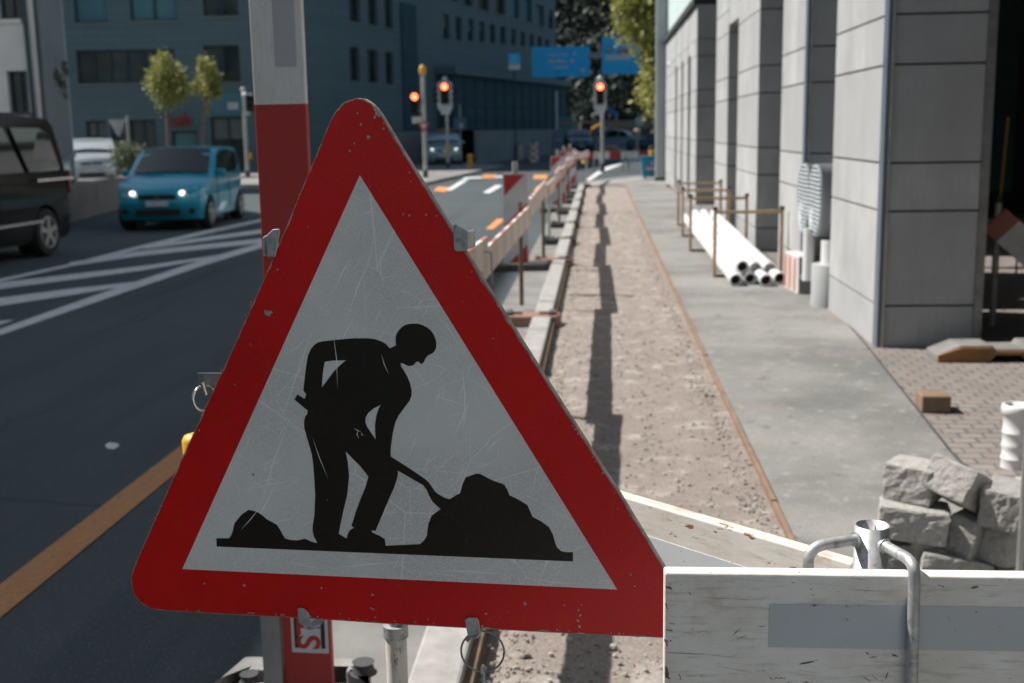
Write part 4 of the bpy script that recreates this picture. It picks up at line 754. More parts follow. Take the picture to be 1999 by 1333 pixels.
o2 = thing('yellow_bucket', 'yellow bucket resting on the blue bin', 'bucket', (p.x+.05, p.y+.2, .04+h+.052)); mb = MB(); mb.tube([(0, 0, 0), (0, 0, .17), (0, 0, .19)], [.11, .15, .15], 20); mb.build('pail', 'yellow', o2); mb = MB(); mb.ring((0, 0, .17), (0, 1, .3), .15, .006, 24, 6); mb.build('handle', 'steel', o2)
#PART4
M['sign_green'] = mat('sign_green', (.02, .16, .05)); M['sign_orange'] = mat('sign_orange', (.50, .16, .05)); 
# ------------------------------------------------------------------ barrier line along the kerb
_done = 1
def seg_board(p0, p1, ztop, label, h=.2, first=0, lean=0):
    o, mb = board('barrier_board', label, p0, p1, ztop, h, .022, [(.33, first), (.33, 1-first)], 'barrier boards along the kerb')
    
    mb.mi = [(2 if (q % 4 == 0 and m_ == 1 and q < len(mb.mi)-2) else (3 if (q % 4 == 0 and q < len(mb.mi)-2) else m_)) for q, m_ in enumerate(mb.mi)]
    mb.build('plank', ['board_white', 'board_redh', 'board_face_pale' if len(mb.f) > 0 and first < 2 and p1[1] < 16 else 'pale_red', 'board_face' if p1[1] < 16 else 'board_white'], o); return o
M['board_face_pale'] = painted('faded_pinkish_board_paint', (.52, .40, .34), dirt=(.45, .36, .30)); M['board_face'] = painted('beige_board_paint', (.60, .53, .46), dirt=(.50, .42, .35))
M['board_redh'] = painted('faded_striped_red_paint', (.50, .12, .09), wood=(.30, .16, .12), dirt=(.50, .30, .25), stain=.3)
posts = [(-.67, 6.95), (-.70, 11.1), (-.66, 14.8), (-.70, 17.6), (-.65, 20.6), (-.71, 23.8), (-.66, 27.2), (-.70, 30.8), (-.62, 34.6), (-.35, 38.2)]
prev = (-.88, 2.7); words = ['hidden behind the triangular sign', 'nearest visible one', 'second one visible', 'third one visible', 'fourth one visible', 'fifth one visible', 'sixth one visible', 'seventh one visible', 'eighth one visible', 'last one before the bend']
for i, p in enumerate(posts):
    j = .10*(-1)**i
    seg_board((prev[0]+.02+j*.4, prev[1]-.12), (p[0]+.02-j*.3, p[1]+.16), 1.03+.035*(-1)**i, 'red and white striped barrier board along the kerb, '+words[i], first=i % 2, h=.18); prev = p
for i, (x, y) in enumerate(posts):
    o = thing('barrier_post', ['rusty tube post between', 'grey tube post carrying'][i % 2]+' the kerb barrier boards, '+words[i], 'barrier post', (x-.035, y, 0), 0, 'posts along the kerb')
    mb = MB(); mb.tube([(0, 0, .05), (0, 0, 1.03)], .021, 12); mb.build('tube', 'rusty' if i % 2 == 0 or i < 3 else 'pole', o)
    mb = MB(); mb.tube([(-.01, -.03, .99), (.07, -.03, .99), (.075, -.03, .80), (.0, -.03, .79)], .007, 6); mb.build('hook', 'steel', o)
for i, (x, y, mt, lbl) in enumerate([(-.70, 6.95, 'rubber', 'dark rubber foot hidden behind the triangular sign'), (-.68, 10.25, 'rubber_red', 'reddish barrier foot nearest along the kerb'), (-.66, 14.8, 'rubber_red', 'reddish barrier foot beside the large striped panel'), (-.67, 17.6, 'rubber', 'dark barrier foot, first behind the second reddish one'), (-.67, 20.6, 'rubber', 'dark barrier foot, second behind the second reddish one'), (-.67, 23.8, 'rubber', 'dark barrier foot, third behind the second reddish one'), (-.67, 27.2, 'rubber', 'dark barrier foot, fourth behind the second reddish one'), (-.67, 30.8, 'rubber', 'dark barrier foot, fifth behind the second reddish one'), (-.62, 34.6, 'rubber', 'dark barrier foot farthest along the kerb')]):
    wd = .36 if i != 8 else .60; o = thing('barrier_ballast', lbl, 'barrier ballast', (x+.08, y, .004), R(rnd.uniform(-4, 4)), 'feet along the kerb')
    mb = MB(); sl = [[(a-.035, -.05), (a+.035, -.05), (a+.035, .05), (a-.035, .05)] for a in ((-.12, .12) if i != 8 else (-.30, -.05, .2))]
    hx = wd*.5 if i == 8 else .235; mb.prism([[(-hx, -.15), (hx, -.15), (hx+.03, 0), (hx, .15), (-hx, .15), (-hx-.03, 0)]]+sl, *Z3, .0, .095); mb.build('slab', mt, o, weld=True, bevel=.012)
    mb = MB(); 
    for a in (-.19, .19): mb.bb(a-.03, a+.03, -.09, .09, .096, .125)
    mb.build('grip', 'rubber', o, bevel=.01)
# striped guide panels
def guide_panel(x, y, w_, z0, z1, label, group='red and white guide panels along the kerb'):
    o = thing('guide_panel', label, 'guide panel', (x, y, 0), 0, group); h = z1-z0
    def rr(a, b_, c_, d, r): return arc((c_-r, d-r), r, 0, math.pi/2, 5)+arc((a+r, d-r), r, math.pi/2, math.pi, 5)+arc((a+r, b_+r), r, math.pi, 1.5*math.pi, 5)+arc((c_-r, b_+r), r, 1.5*math.pi, 2*math.pi, 5)
    mb = MB(); mb.prism([rr(-w_/2, z0, w_/2, z1, .03)], (0, 0, 0), (1, 0, 0), (0, 0, 1), (0, -1, 0), -.03, 0); mb.build('panel', 'sign_white', o, weld=True, bevel=.004)
    m_ = .016; a, c_ = -w_/2+m_, w_/2-m_; b0, b1 = z0+m_, z1-m_; hh = b1-b0; ww = c_-a; mb = MB()
    def band(t0, t1):   # region between lines z = x-a + b1 - t*hh  (rising to the right), clipped to the panel
        pts = []
        poly = [Vector((a, b0)), Vector((c_, b0)), Vector((c_, b1)), Vector((a, b1))]
        def clip_(poly, k, s):
            outp = []
            for i in range(len(poly)):
                p, q = poly[i], poly[(i+1) % len(poly)]; f = lambda v: s*((v.y-(b1-k*hh))-(v.x-a)*1.0)
                fp_, fq = f(p), f(q)
                if fp_ >= 0: outp.append(p)
                if fp_*fq < 0: outp.append(p.lerp(q, fp_/(fp_-fq)))
            return outp
        poly = clip_(poly, t1, 1)
        if poly: poly = clip_(poly, t0, -1)
        if len(poly) > 2: mb.prism([[tuple(p) for p in poly]], (0, 0, 0), (1, 0, 0), (0, 0, 1), (0, -1, 0), .0008, .0016)
    band(-.3, .235); band(.56, .78); band(1.02, 1.30)
    mb.build('red_stripes', 'red', o)
    mb = MB(); mb.bb(-.03, .03, .0, .03, .05, z0+.02); mb.build('stem', 'rubber', o); mb = MB(); mb.tube([(0, .015, z1), (0, .015, z1+.14)], .035 if w_ > .2 else .03, 14); mb.build('lamp_socket', 'plastic_pale', o)
    mb = MB(); mb.prism([[(-.36, -.2), (.36, -.2), (.4, 0), (.36, .2), (-.36, .2), (-.4, 0)]], *Z3, .004, .09); mb.build('foot', 'rubber', o, weld=True, bevel=.012)
    return o
guide_panel(-1.01, 14.4, .31, AY(1010, 520, 14.4).z, AY(1010, 338, 14.4).z, 'large red and white striped guide panel, the nearest one by the barrier')
guide_panel(AY(1089, 305, 24.6).x, 24.6, .31, .15, AY(1089, 305, 24.6).z, 'red and white striped guide panel, the second one along the barrier')
guide_panel(AY(1101, 298, 29.4).x, 29.4, .31, .15, AY(1101, 296, 29.4).z, 'red and white striped guide panel, the third one along the barrier')
guide_panel(AY(1063, 316, 19.2).x, 19.2, .30, .15, AY(1063, 322, 19.2).z-.1, 'red and white striped guide panel set low behind the boards, between the nearest two') if False else None
guide_panel(AY(1113, 292, 34).x, 34, .31, .15, AY(1113, 290, 34).z, 'red and white striped guide panel, farthest one along the barrier')
# far cross barrier
a, c_ = G(1118, 322), G(1290, 320); Yc = 47.5
for i, (p0, p1) in enumerate(((1112, 1165), (1165, 1222), (1222, 1290))):
    A_, B_ = AY(p0, 300, Yc+i*.05), AY(p1-1, 300, Yc+i*.05); o, mb = board('barrier_board', ['long red and white barrier board closing the far junction, left one', 'long red and white barrier board closing the far junction, middle one', 'long red and white barrier board closing the far junction, right one'][i], (A_.x, A_.y), (B_.x, B_.y), AY(p0, 297-i*.8, Yc+i*.05).z, .28, .04, [(.5, 0), (.45, 1)], 'barrier boards at the far junction'); mb.build('plank', ['board_white', 'red'], o)
    mb = MB(); L = (B_-A_).length
    
    for x in (.1, L-.1): mb = MB(); mb.bb(x-.03, x+.03, .025, .06, 0, .6); mb.build('leg', 'pole', o)
# small yellow beacons and bollards
def lantern(px, py0, py1, Y, label, name='warning_beacon'):
    p, t = AY(px, py1, Y), AY(px, py0, Y); h = t.z-max(0, p.z); r = .13; o = thing(name, label, 'beacon', (p.x, Y, max(0.0, p.z-.0)))
    mb = MB(); mb.tube([(0, 0, 0), (0, 0, h*.25), (0, 0, h*.28), (0, 0, h*.34), (0, 0, h*.37), (0, 0, h*.60), (0, 0, h*.63), (0, 0, h*.68), (0, 0, h*.71), (0, 0, h*.92), (0, 0, h)], [r, r, r*.75, r*.75, r, r, r*.75, r*.75, r, r, r*.5], 16); mb.build('body', 'yellow', o); mb = MB(); mb.tube([(0, 0, -max(0, p.z)+.0), (0, 0, .01)], .03, 8); mb.build('stand', 'rubber', o); return o
lantern(918, 300, 330, 52, 'yellow ribbed bollard standing on the road edge near the underpass')
lantern(1142, 304, 318, 48, 'small yellow warning lamp standing at the end of the barrier line')
# ------------------------------------------------------------------ traffic signals
def signal(px, pyb, pyt, Y, label, kind='big', extra=None):
    b0 = AY(px, pyb, Y); t0 = AY(px, pyt, Y); o = thing('traffic_light', label, 'traffic light', (b0.x, Y, 0.0)); return o, b0, t0
def rrect(w_, z0, z1, r, cx_=0):
    return arc((cx_+w_/2-r, z1-r), r, 0, math.pi/2, 5)+arc((cx_-w_/2+r, z1-r), r, math.pi/2, math.pi, 5)+arc((cx_-w_/2+r, z0+r), r, math.pi, 1.5*math.pi, 5)+arc((cx_+w_/2-r, z0+r), r, 1.5*math.pi, 2*math.pi, 5)
XZ = ((0, 0, 0), (1, 0, 0), (0, 0, 1), (0, -1, 0))
def head(o, dx, z0, z1, w_, s, board_=True, knob=True):
    h = z1-z0
    if board_:
        mb = MB(); mb.prism([rrect(w_, z0, z1, w_*.32, dx)], *XZ, .02, .05); mb.build('backing_board', 'sign_grey', o, weld=True, bevel=.01)
        mb = MB(); mb.prism([rrect(w_*.62, z0-.12, z0+h*.22, .05, dx)], *XZ, .051, .07); mb.build('plate', 'sign_white', o)
    hw = w_*.27 if board_ else w_*.5; hz0, hz1 = (z0+h*.25, z1-h*.08) if board_ else (z0, z1)
    mb = MB(); mb.prism([rrect(hw*2, hz0, hz1, hw*.35, dx)], *XZ, .051, .17); hb = mb.build('housing', 'black', o, weld=True, bevel=.01)
    hh = (hz1-hz0)/3; r = min(hw*.92, hh*.46)
    for k in range(3):
        zc_ = hz0+hh*(k+.5); mb = MB(); mb.disc((dx, -.178, zc_), (0, -1, 0), r); mb.build('lens', 'red_lit' if k == 2 else 'dark', hb)
        mb = MB(); n = 16; vs = []
        for q in range(n+1):
            th = math.pi*(-.15+1.3*q/n); vs += [(dx+r*1.08*math.cos(th), -.17, zc_+r*1.08*math.sin(th)), (dx+r*1.08*math.cos(th), -.17-.16*(1 if .1 < q/n < .9 else .5), zc_+r*1.08*math.sin(th))]
        mb.add(vs, [(2*q, 2*q+1, 2*q+3, 2*q+2) for q in range(n)]); mb.build('visor', 'black', hb)
    if knob: mb = MB(); mb.tube([(dx, 0, z1), (dx, 0, z1+.06), (dx, -.0, z1+.12), (dx, 0, z1+.2)], [.05, .10, .12, .04], 12); mb.build('sensor', 'sign_grey', o)
M['sign_grey'] = mat('signal_grey', (.62, .63, .62), (.42, .43, .42), 3, .5)
def pole_part(o, z, r=.07): mb = MB(); mb.tube([(0, 0, 0), (0, 0, z)], r, 14); mb.build('pole', 'pole', o); mb = MB(); mb.tube([(0, 0, 0), (0, 0, .35)], r*1.35, 14); mb.build('base_sleeve', 'rubber', o)
def Z(px, py, Y): return AY(px, py, Y).z
o, b0, t0 = signal(1176, 336, 155, 46.7, 'red traffic light on a grey pole at the right beside the blue flag'); z0, z1 = Z(1169, 218, 46.7), Z(1168, 158, 46.7); zz = AY(1169, 180, 46.7).x-b0.x
pole_part(o, z0+.1); head(o, zz*.6, z0, z1, .50, 1)
o, b0, t0 = signal(875, 333, 152, 51.5, 'red traffic light with side visors standing over the pale car'); z0, z1 = Z(871, 218, 51.5), Z(870, 158, 51.5)
pole_part(o, z0+.1); head(o, -.05, z0, z1, .66, 1)
for s_ in (-1, 1):
    for k in range(3): mb = MB(); q = z0+(z1-z0)*(.38+.2*k); mb.tube([(s_*.30-.05, .02, q), (s_*.52-.05, .02, q-.03)], .10, 10); mb.build('side_visor', 'black', o)
mb = MB(); mb.bb(-.07, .07, -.14, -.075, Z(873, 296, 51.5), Z(873, 282, 51.5)); mb.build('push_button_box', 'yellow', o)
o, b0, t0 = signal(831, 352, 128, 41.3, 'slim signal pole with orange cap carrying a small red traffic light on its left'); pole_part(o, Z(826, 146, 41.3), .068)
dx = AY(811, 200, 41.3).x-b0.x; z0, z1 = Z(811, 224, 41.3), Z(811, 182, 41.3); head(o, dx, z0, z1, .27, 1, False, False)
mb = MB(); mb.bb(dx, 0, -.03, .0, z0+.1, z0+.16); mb.bb(dx, 0, -.03, 0, z1-.16, z1-.1); mb.build('bracket', 'pole', o)
mb = MB(); mb.bb(dx-.13, dx+.20, -.06, -.02, Z(811, 241, 41.3), Z(811, 228, 41.3)); mb.build('text_plate', 'sign_grey', o)
mb = MB(); zc_ = Z(826, 137, 41.3); mb.tube([(0, 0, Z(826, 146, 41.3)+.01), (0, 0, zc_), (0, 0, zc_+.12), (0, 0, zc_+.18)], [.10, .12, .10, .04], 14); mb.build('orange_cap', 'yellow', o)
zy = Z(828, 247, 41.3); mb = MB(); mb.prism([[(-.22, .14), (0, -.22), (.22, .14)]], (0, -.10, zy), (1, 0, 0), (0, 0, 1), (0, -1, 0), 0, .015, 0); tr = mb.build('yield_plate', 'red', o); mb = MB(); mb.prism([[(-.11, .08), (0, -.10), (.11, .08)]], (0, -.116, zy), (1, 0, 0), (0, 0, 1), (0, -1, 0), 0, .004, 0); mb.build('white_centre', 'sign_white', tr)
o, b0, t0 = signal(484, 351, 172, 43.5, 'grey traffic light seen from the side in front of the shop entrance'); z0, z1 = Z(477, 225, 43.5), Z(475, 180, 43.5); pole_part(o, z0+.1)
o.rotation_euler = (0, 0, R(78)); mb = MB(); mb.prism([rrect(.34, z0, z1, .12)], *XZ, .02, .16); mb.build('backing_board', 'sign_grey', o, weld=True, bevel=.01); mb = MB(); mb.prism([rrect(.28, z0+.12, z1-.04, .08)], *XZ, .161, .26); hb = mb.build('housing', 'black', o)
for k in range(3): mb = MB(); q = z0+.25+k*(z1-z0-.3)/2.4; mb.tube([(0, -.261, q), (0, -.42, q-.02)], .11, 12); mb.build('visor', 'black', hb)
mb = MB(); mb.tube([(0, 0, z1), (0, 0, z1+.1), (0, 0, z1+.2)], [.05, .1, .04], 12); mb.build('sensor', 'sign_grey', o); mb = MB(); mb.bb(-.09, .09, -.16, -.075, Z(480, 310, 43.5), Z(480, 298, 43.5)); mb.build('push_button_box', 'yellow', o)
# ------------------------------------------------------------------ overhead blue signs
def lines(o, rows, mt, par):
    mb = MB()
    for x0, x1, zc_, hh in rows:
        x = x0
        while x < x1: l = rnd.uniform(.6, 1.6)*hh; mb.bb(x, min(x1, x+l), -.072, -.066, zc_-hh/2*rnd.uniform(.7, 1.), zc_+hh/2*rnd.uniform(.7, 1.)); x += l+hh*.35
    mb.build('lettering', mt, par)
def bigsign(pts, Y, label, tilt):
    L_, R_ = AY(pts[0], pts[2], Y), AY(pts[1], pts[3], Y); w_ = R_.x-L_.x; h = L_.z-R_.z; o = thing('direction_sign', label, 'direction sign', (L_.x, Y, R_.z), R(tilt), 'blue direction signs over the road'); return o, w_, h
o, w_, h = bigsign((1038, 1152, 92, 149), 75, 'wide blue overhead direction sign with pale lettering, left one', 4)
mb = MB(); mb.prism([rrect(w_, 0, h, .12, w_/2)], *XZ, 0, .06); pn = mb.build('panel', 'sign_blue', o, weld=True, bevel=.01)
fr = rrect(w_-.12, .06, h-.06, .08, w_/2); fi = rrect(w_-.18, .09, h-.09, .06, w_/2); mb = MB(); mb.prism([fr, fi], *XZ, .061, .066); mb.build('border', 'sign_white2', pn) if False else None
lines(o, [(w_*.27, w_*.62, h*.74, .15), (w_*.70, w_*.76, h*.74, .15), (w_*.28, w_*.60, h*.52, .20), (w_*.66, w_*.72, h*.52, .20), (w_*.36, w_*.62, h*.32, .17)], 'sign_white', pn)
mb = MB(); mb.bb(w_*.84, w_*.91, -.07, -.062, h*.16, h*.28); mb.build('symbol', 'sign_white', pn); mb = MB(); mb.bb(w_*.10, w_*.19, -.07, -.062, h*.08, h*.24); mb.build('dark_symbol', 'sign_dark', pn) if False else None
o, w_, h = bigsign((1175, 1255, 72, 144), 70, 'blue overhead direction sign partly covered by yellow green leaves, right one', 0)
mb = MB(); mb.prism([rrect(w_, 0, h, .12, w_/2)], *XZ, 0, .06); pn = mb.build('panel', 'sign_blue', o, weld=True, bevel=.01)
mb = MB(); mb.disc((w_*.17, -.07, h*.68), (0, -1, 0), .17); mb.build('green_disc', 'sign_green', pn); mb = MB(); mb.disc((w_*.17, -.075, h*.68), (0, -1, 0), .09); mb.build('pale_centre', 'sign_white', pn)
lines(o, [(w_*.40, w_*.62, h*.82, .12)], 'sign_white', pn)
mb = MB(); mb.bb(w_*.36, w_*.80, -.075, -.062, h*.57, h*.66); mb.build('orange_band', 'sign_orange', pn); mb = MB(); mb.bb(w_*.08, w_*.70, -.075, -.062, h*.38, h*.51); pbnd = mb.build('white_band', 'sign_white', pn)
gx0, gx1 = AY(1035, 108, 75.3).x, AY(1275, 108, 75.3).x; gz = AY(1160, 108, 75.3).z; o = thing('sign_gantry', 'grey metal gantry arm carrying the two blue overhead direction signs', 'gantry', (gx1, 75.3, 0)); mb = MB(); mb.bb(gx0-gx1, .12, -.12, .12, gz-.16, gz+.16); mb.build('arm', 'steel', o); mb = MB(); mb.tube([(0, 0, 0), (0, 0, gz+.3)], .16, 14); mb.build('mast', 'steel', o)
M_ = AY(1004, 120, 62); o = thing('info_sign', 'small square blue sign with white plate below on a thin mast', 'sign', (M_.x, 62, 0)); zt, zb = Z(1004, 105, 62), Z(1004, 124, 62)
mb = MB(); mb.bb(-.30, .30, -.05, 0, zb, zt); pn = mb.build('panel', 'sign_blue', o, bevel=.02); text_mesh('question_mark', '?', .34, 'sign_white', pn, Matrix.Translation((0, -.056, (zb+zt)/2)) @ Matrix.Rotation(R(90), 4, 'X')); mb = MB(); mb.bb(-.30, .30, -.05, 0, Z(1004, 136, 62), zb-.02); mb.build('white_plate', 'sign_white', o); mb = MB(); mb.tube([(0, .04, 0), (0, .04, zt)], .05, 10); mb.build('mast', 'frame', o)
#PART5
# ------------------------------------------------------------------ far buildings
def facade_wall(bld, name, p0, d, s0, s1, z0, z1, wins, mt, recess=.25):
    """wall in the plane through p0 along d, with real openings; wins = list of (s0,s1,z0,z1,columns,glass)"""
    d = Vector((d[0], d[1], 0)).normalized(); nrm = Vector((d.y, -d.x, 0)); S = sorted({s0, s1} | {w_[0] for w_ in wins} | {w_[1] for w_ in wins}); Zs = sorted({z0, z1} | {w_[2] for w_ in wins} | {w_[3] for w_ in wins})
    S = [s for s in S if s0 <= s <= s1]; Zs = [z for z in Zs if z0 <= z <= z1]; P = lambda s, z, q=0: d*s-nrm*q+Vector((0, 0, z)); mb = MB()
    for i in range(len(S)-1):
        for j in range(len(Zs)-1):
            a, c_ = (S[i]+S[i+1])/2, (Zs[j]+Zs[j+1])/2
            if any(w_[0] < a < w_[1] and w_[2] < c_ < w_[3] for w_ in wins): continue
            mb.add([P(S[i], Zs[j]), P(S[i+1], Zs[j]), P(S[i+1], Zs[j+1]), P(S[i], Zs[j+1])], [(0, 1, 2, 3)])
    for w_ in wins:
        a, b_, e, g = w_[:4]
        mb.add([P(a, e), P(b_, e), P(b_, g), P(a, g), P(a, e, recess), P(b_, e, recess), P(b_, g, recess), P(a, g, recess)], [(0, 4, 5, 1), (1, 5, 6, 2), (2, 6, 7, 3), (3, 7, 4, 0)])
    mb.build(name, mt, bld)
    for w_ in wins:
        a, b_, e, g, n, gl = w_
        if rnd.random() < .45 and g-e > 1 and gl == 'pane': mq = MB(); hq = g-(g-e)*rnd.uniform(.2, .6); mq.add([P(a+.08, hq, recess-.02), P(b_-.08, hq, recess-.02), P(b_-.08, g-.07, recess-.02), P(a+.08, g-.07, recess-.02)], [(0, 1, 2, 3)]); mq.build('blind', 'blind', bld)
        mb = MB(); f = .07; rec = recess-.06
        def bx(x0, x1, y0, y1, q=rec, t=.06):
            vs = [P(x0, y0, q), P(x1, y0, q), P(x1, y1, q), P(x0, y1, q), P(x0, y0, q+t), P(x1, y0, q+t), P(x1, y1, q+t), P(x0, y1, q+t)]; mb.add(vs, [(0, 1, 2, 3), (5, 4, 7, 6), (3, 2, 6, 7), (4, 5, 1, 0), (4, 0, 3, 7), (1, 5, 6, 2)])
        bx(a, b_, e, e+f); bx(a, b_, g-f, g); bx(a, a+f, e+f, g-f); bx(b_-f, b_, e+f, g-f)
        for k in range(1, n): x = a+(b_-a)*k/n; bx(x-f*.7, x+f*.7, e+f, g-f)
        fr = mb.build('window', 'frame', bld); ms = MB(); vs = [P(a-.06, e-.07, -.06), P(b_+.06, e-.07, -.06), P(b_+.06, e-.005, -.06), P(a-.06, e-.005, -.06), P(a-.06, e-.07, .02), P(b_+.06, e-.07, .02), P(b_+.06, e-.005, .02), P(a-.06, e-.005, .02)]; ms.add(vs, [(0, 1, 2, 3), (3, 2, 6, 7), (4, 5, 1, 0), (4, 0, 3, 7), (1, 5, 6, 2)]); ms.build('sill', 'low_wall', fr); mb = MB(); mb.add([P(a, e, recess+.01), P(b_, e, recess+.01), P(b_, g, recess+.01), P(a, g, recess+.01)], [(0, 1, 2, 3)]); mb.build('pane', gl, fr)
M['blind'] = mat('window_blind', (.16, .18, .17), (.12, .13, .13), 2)
# main grey building: front facing the camera, flank running up the street
BC = AY(560, 300, 52); BC.z = 0; fd = Vector((.995, .10, 0)).normalized(); f2 = Vector((.24, .97, 0)).normalized()
gb = thing('office_building', 'big teal grey stone office building with rows of windows across the junction', 'building', tuple(BC))
def FS(px, py, p0, d):
    n = Vector((d.y, -d.x, 0)); p = PL(px, py, p0, n)-p0; return p.dot(d), p.z
def win(x0, x1, y0, y1, p0, d, n=1, gl='pane'):
    a, z1 = FS(x0, y0, p0, d); _, z0 = FS((x0+x1)/2, y1, p0, d); b_, _ = FS(x1, y0, p0, d); _, z1 = FS((x0+x1)/2, y0, p0, d); return (round(a, 3), round(b_, 3), round(max(z0, .05), 3), round(z1, 3), n, gl)
W1 = [win(138, 203, -60, 44, BC, fd, 1, 'pane_blue'), win(248, 340, -60, 40, BC, fd, 2, 'pane_blue'), win(392, 461, -60, 31, BC, fd, 2), win(147, 340, 97, 162, BC, fd, 6), win(397, 466, 88, 160, BC, fd, 2), win(167, 205, 236, 285, BC, fd, 2), win(215, 245, 236, 292, BC, fd, 1), win(252, 303, 234, 292, BC, fd, 2), win(410, 478, 228, 334, BC, fd, 2), win(335, 385, 256, 293, BC, fd, 1, 'pane_blue')]
sL = FS(100, 150, BC, fd)[0]
facade_wall(gb, 'front_wall', BC, fd, sL-.0, 0., 0., 14., W1, 'fac_grey')
W2 = [win(x0, x1, -70, y1, BC, f2) for x0, x1, y1 in ((678, 700, 42), (715, 734, 48), (748, 764, 55))]+[win(x0, x1, y0, y1, BC, f2) for x0, x1, y0, y1 in ((682, 701, 92, 158), (717, 737, 97, 161), (752, 767, 102, 165))]
for i, (xa, xb) in enumerate(((865, 877), (890, 901), (913, 924), (936, 946), (957, 967), (977, 987), (998, 1007), (1017, 1025), (1034, 1042), (1050, 1058), (1065, 1072))): W2.append(win(xa, xb, 28+i*4.8, 77+i*1.8, BC, f2))
for i, (xa, xb, ya, yb_) in enumerate(((880, 893, -60, 2), (903, 922, -45, 11), (932, 954, -38, 20), (966, 986, -30, 28), (995, 1013, -16, 35), (1021, 1038, -4, 43), (1046, 1062, 10, 50), (1071, 1080, 20, 56))): W2.append(win(xa, xb, ya, yb_, BC, f2, 1, 'pane_blue' if i in (4, 5, 6) else 'pane'))
sE = FS(1085, 200, BC, f2)[0]
facade_wall(gb, 'flank_wall', BC, f2, 0., sE, 0., 16., W2, 'fac_grey')
n2 = Vector((f2.y, -f2.x, 0))
def slab(name, mt, sa, sb, za, zb, q0, q1, d=f2):
    n_ = Vector((d.y, -d.x, 0)); mb = MB(); vs = [d*sa+n_*q0, d*sb+n_*q0, d*sb+n_*q1, d*sa+n_*q1]; vs = [v+Vector((0, 0, za)) for v in vs]+[v+Vector((0, 0, zb)) for v in vs]
    mb.add(vs, [(0, 1, 2, 3), (7, 6, 5, 4), (0, 4, 5, 1), (1, 5, 6, 2), (2, 6, 7, 3), (3, 7, 4, 0)]); o = mb.build(name, mt, gb); o.data.flip_normals(); return o
a, _ = FS(783, 100, BC, f2); b_, _ = FS(812, 100, BC, f2); slab('dark_panel_strip', 'fac_teal', a, b_, .0, FS(797, 8, BC, f2)[1], .002, .10)
a, zt = FS(852, 134, BC, f2); slab('cladding_block', 'fac_teal', a, sE-.1, 0.0, zt-.35, .003, .9); slab('canopy', 'fac_grey', a-.3, sE, zt-.34, zt+.1, .004, 1.3)
mb = MB()
for i in range(14): x = a+.2+(sE-a-.4)*i/13; p = f2*x+n2*.93; mb.box((p.x, p.y, (zt-.4)/2), (.06, .06, zt-.5), None)
for i in range(1, 6): z = (zt-.4)*i/6; p = f2*(a+sE)/2+n2*.93; mb.box((p.x, p.y, z), (.04, (sE-a)*.99, .05), Matrix.Rotation(-math.atan2(f2.x, f2.y), 3, 'Z'))
mb.build('cladding_grid', 'frame', gb)
o = slab('roof', 'low_wall', sL, 0, 14.0, 14.3, -14, .2, fd); slab('roof', 'low_wall', 0.3, sE, 16.0, 16.3, -14, .2, f2)
slab('end_wall', 'fac_grey', sE-.01, sE+.2, 0, 16, -14, -.01, f2); slab('side_wall', 'fac_grey', sL-.2, sL-.01, 0, 14, -14, -.01, fd)
# teal panel below the right window, small signs and the red lettering
def onfront(name, x0, x1, y0, y1, mt, q=.06, par=None):
    a, z1 = FS(x0, y0, BC, fd); b_, _ = FS(x1, y0, BC, fd); _, z0 = FS(x0, y1, BC, fd); return slab(name, mt, a, b_, z0, z1, .003, q, fd)
onfront('teal_panel', 413, 470, 180, 225, 'pane_blue'); onfront('small_plate', 445, 466, 200, 214, 'sign_grey', .12)
s_, z_ = FS(351, 234, BC, fd); p = fd*s_+Vector((fd.y, -fd.x, 0))*.12; text_mesh('red_lettering', 'Lab', .78, 'red', gb, Matrix.Translation((p.x, p.y, z_)) @ Matrix.Rotation(math.atan2(fd.y, fd.x), 4, 'Z') @ Matrix.Rotation(R(90), 4, 'X'), .05)
o = thing('white_banner', 'white triangular sail banner hanging before the shop window', 'banner', tuple(AY(230, 248, 46))); w_ = .32; mb = MB(); mb.prism([[(-.36, .30), (.36, .30), (.06, -.34), (-.03, -.36)]], (0, 0, 0), (1, 0, 0), (0, 0, 1), (0, -1, 0), 0, .02); mb.build('cloth', mat('banner_cloth', (.38, .36, .38), rough=.8), o)
mb = MB(); mb.tube([(.38, .05, .45), (.38, .05, -AY(230, 248, 46).z)], .05, 8); mb.build('pole', 'pole', o)
# white render building on the left
Yw = 36.; xr = AY(80, 200, Yw).x; xp = AY(124, 200, Yw+3).x
wb = thing('white_building', 'white rendered old building with dark windows at the upper left', 'building', (xr, Yw, 0)); p0 = Vector((xr, Yw, 0)); dx_ = Vector((1, 0, 0))
facade_wall(wb, 'wall', p0, dx_, -20, 0, 0, 12, [win(-8, 37, -40, 37, p0, dx_, 2), win(12, 52, 138, 222, p0, dx_, 2), win(-120, -70, 138, 222, p0, dx_, 2)], 'fac_white', .22)
mb = MB(); mb.tube([(-.20, -.08, .2), (-.30, -.08, 12)], .07, 10); mb.build('downpipe', 'frame', wb)
for x0, x1, yy in ((2, 60, 226), (-14, 44, 41)): a = AY(x0, yy, Yw); b_ = AY(x1, yy, Yw); mb = MB(); mb.bb(a.x-xr, b_.x-xr, -.10, -.003, a.z-.08, a.z+.04); mb.build('window_sill', 'fac_white', wb)
mb = MB(); mb.bb(-20, 0, .5, 2, 12.0, 12.3); mb.bb(-20, -.0, 1.8, 2, 0, 12); mb.bb(-.2, 0, .31, 1.8, 0, 12); mb.build('roof', 'low_wall', wb)
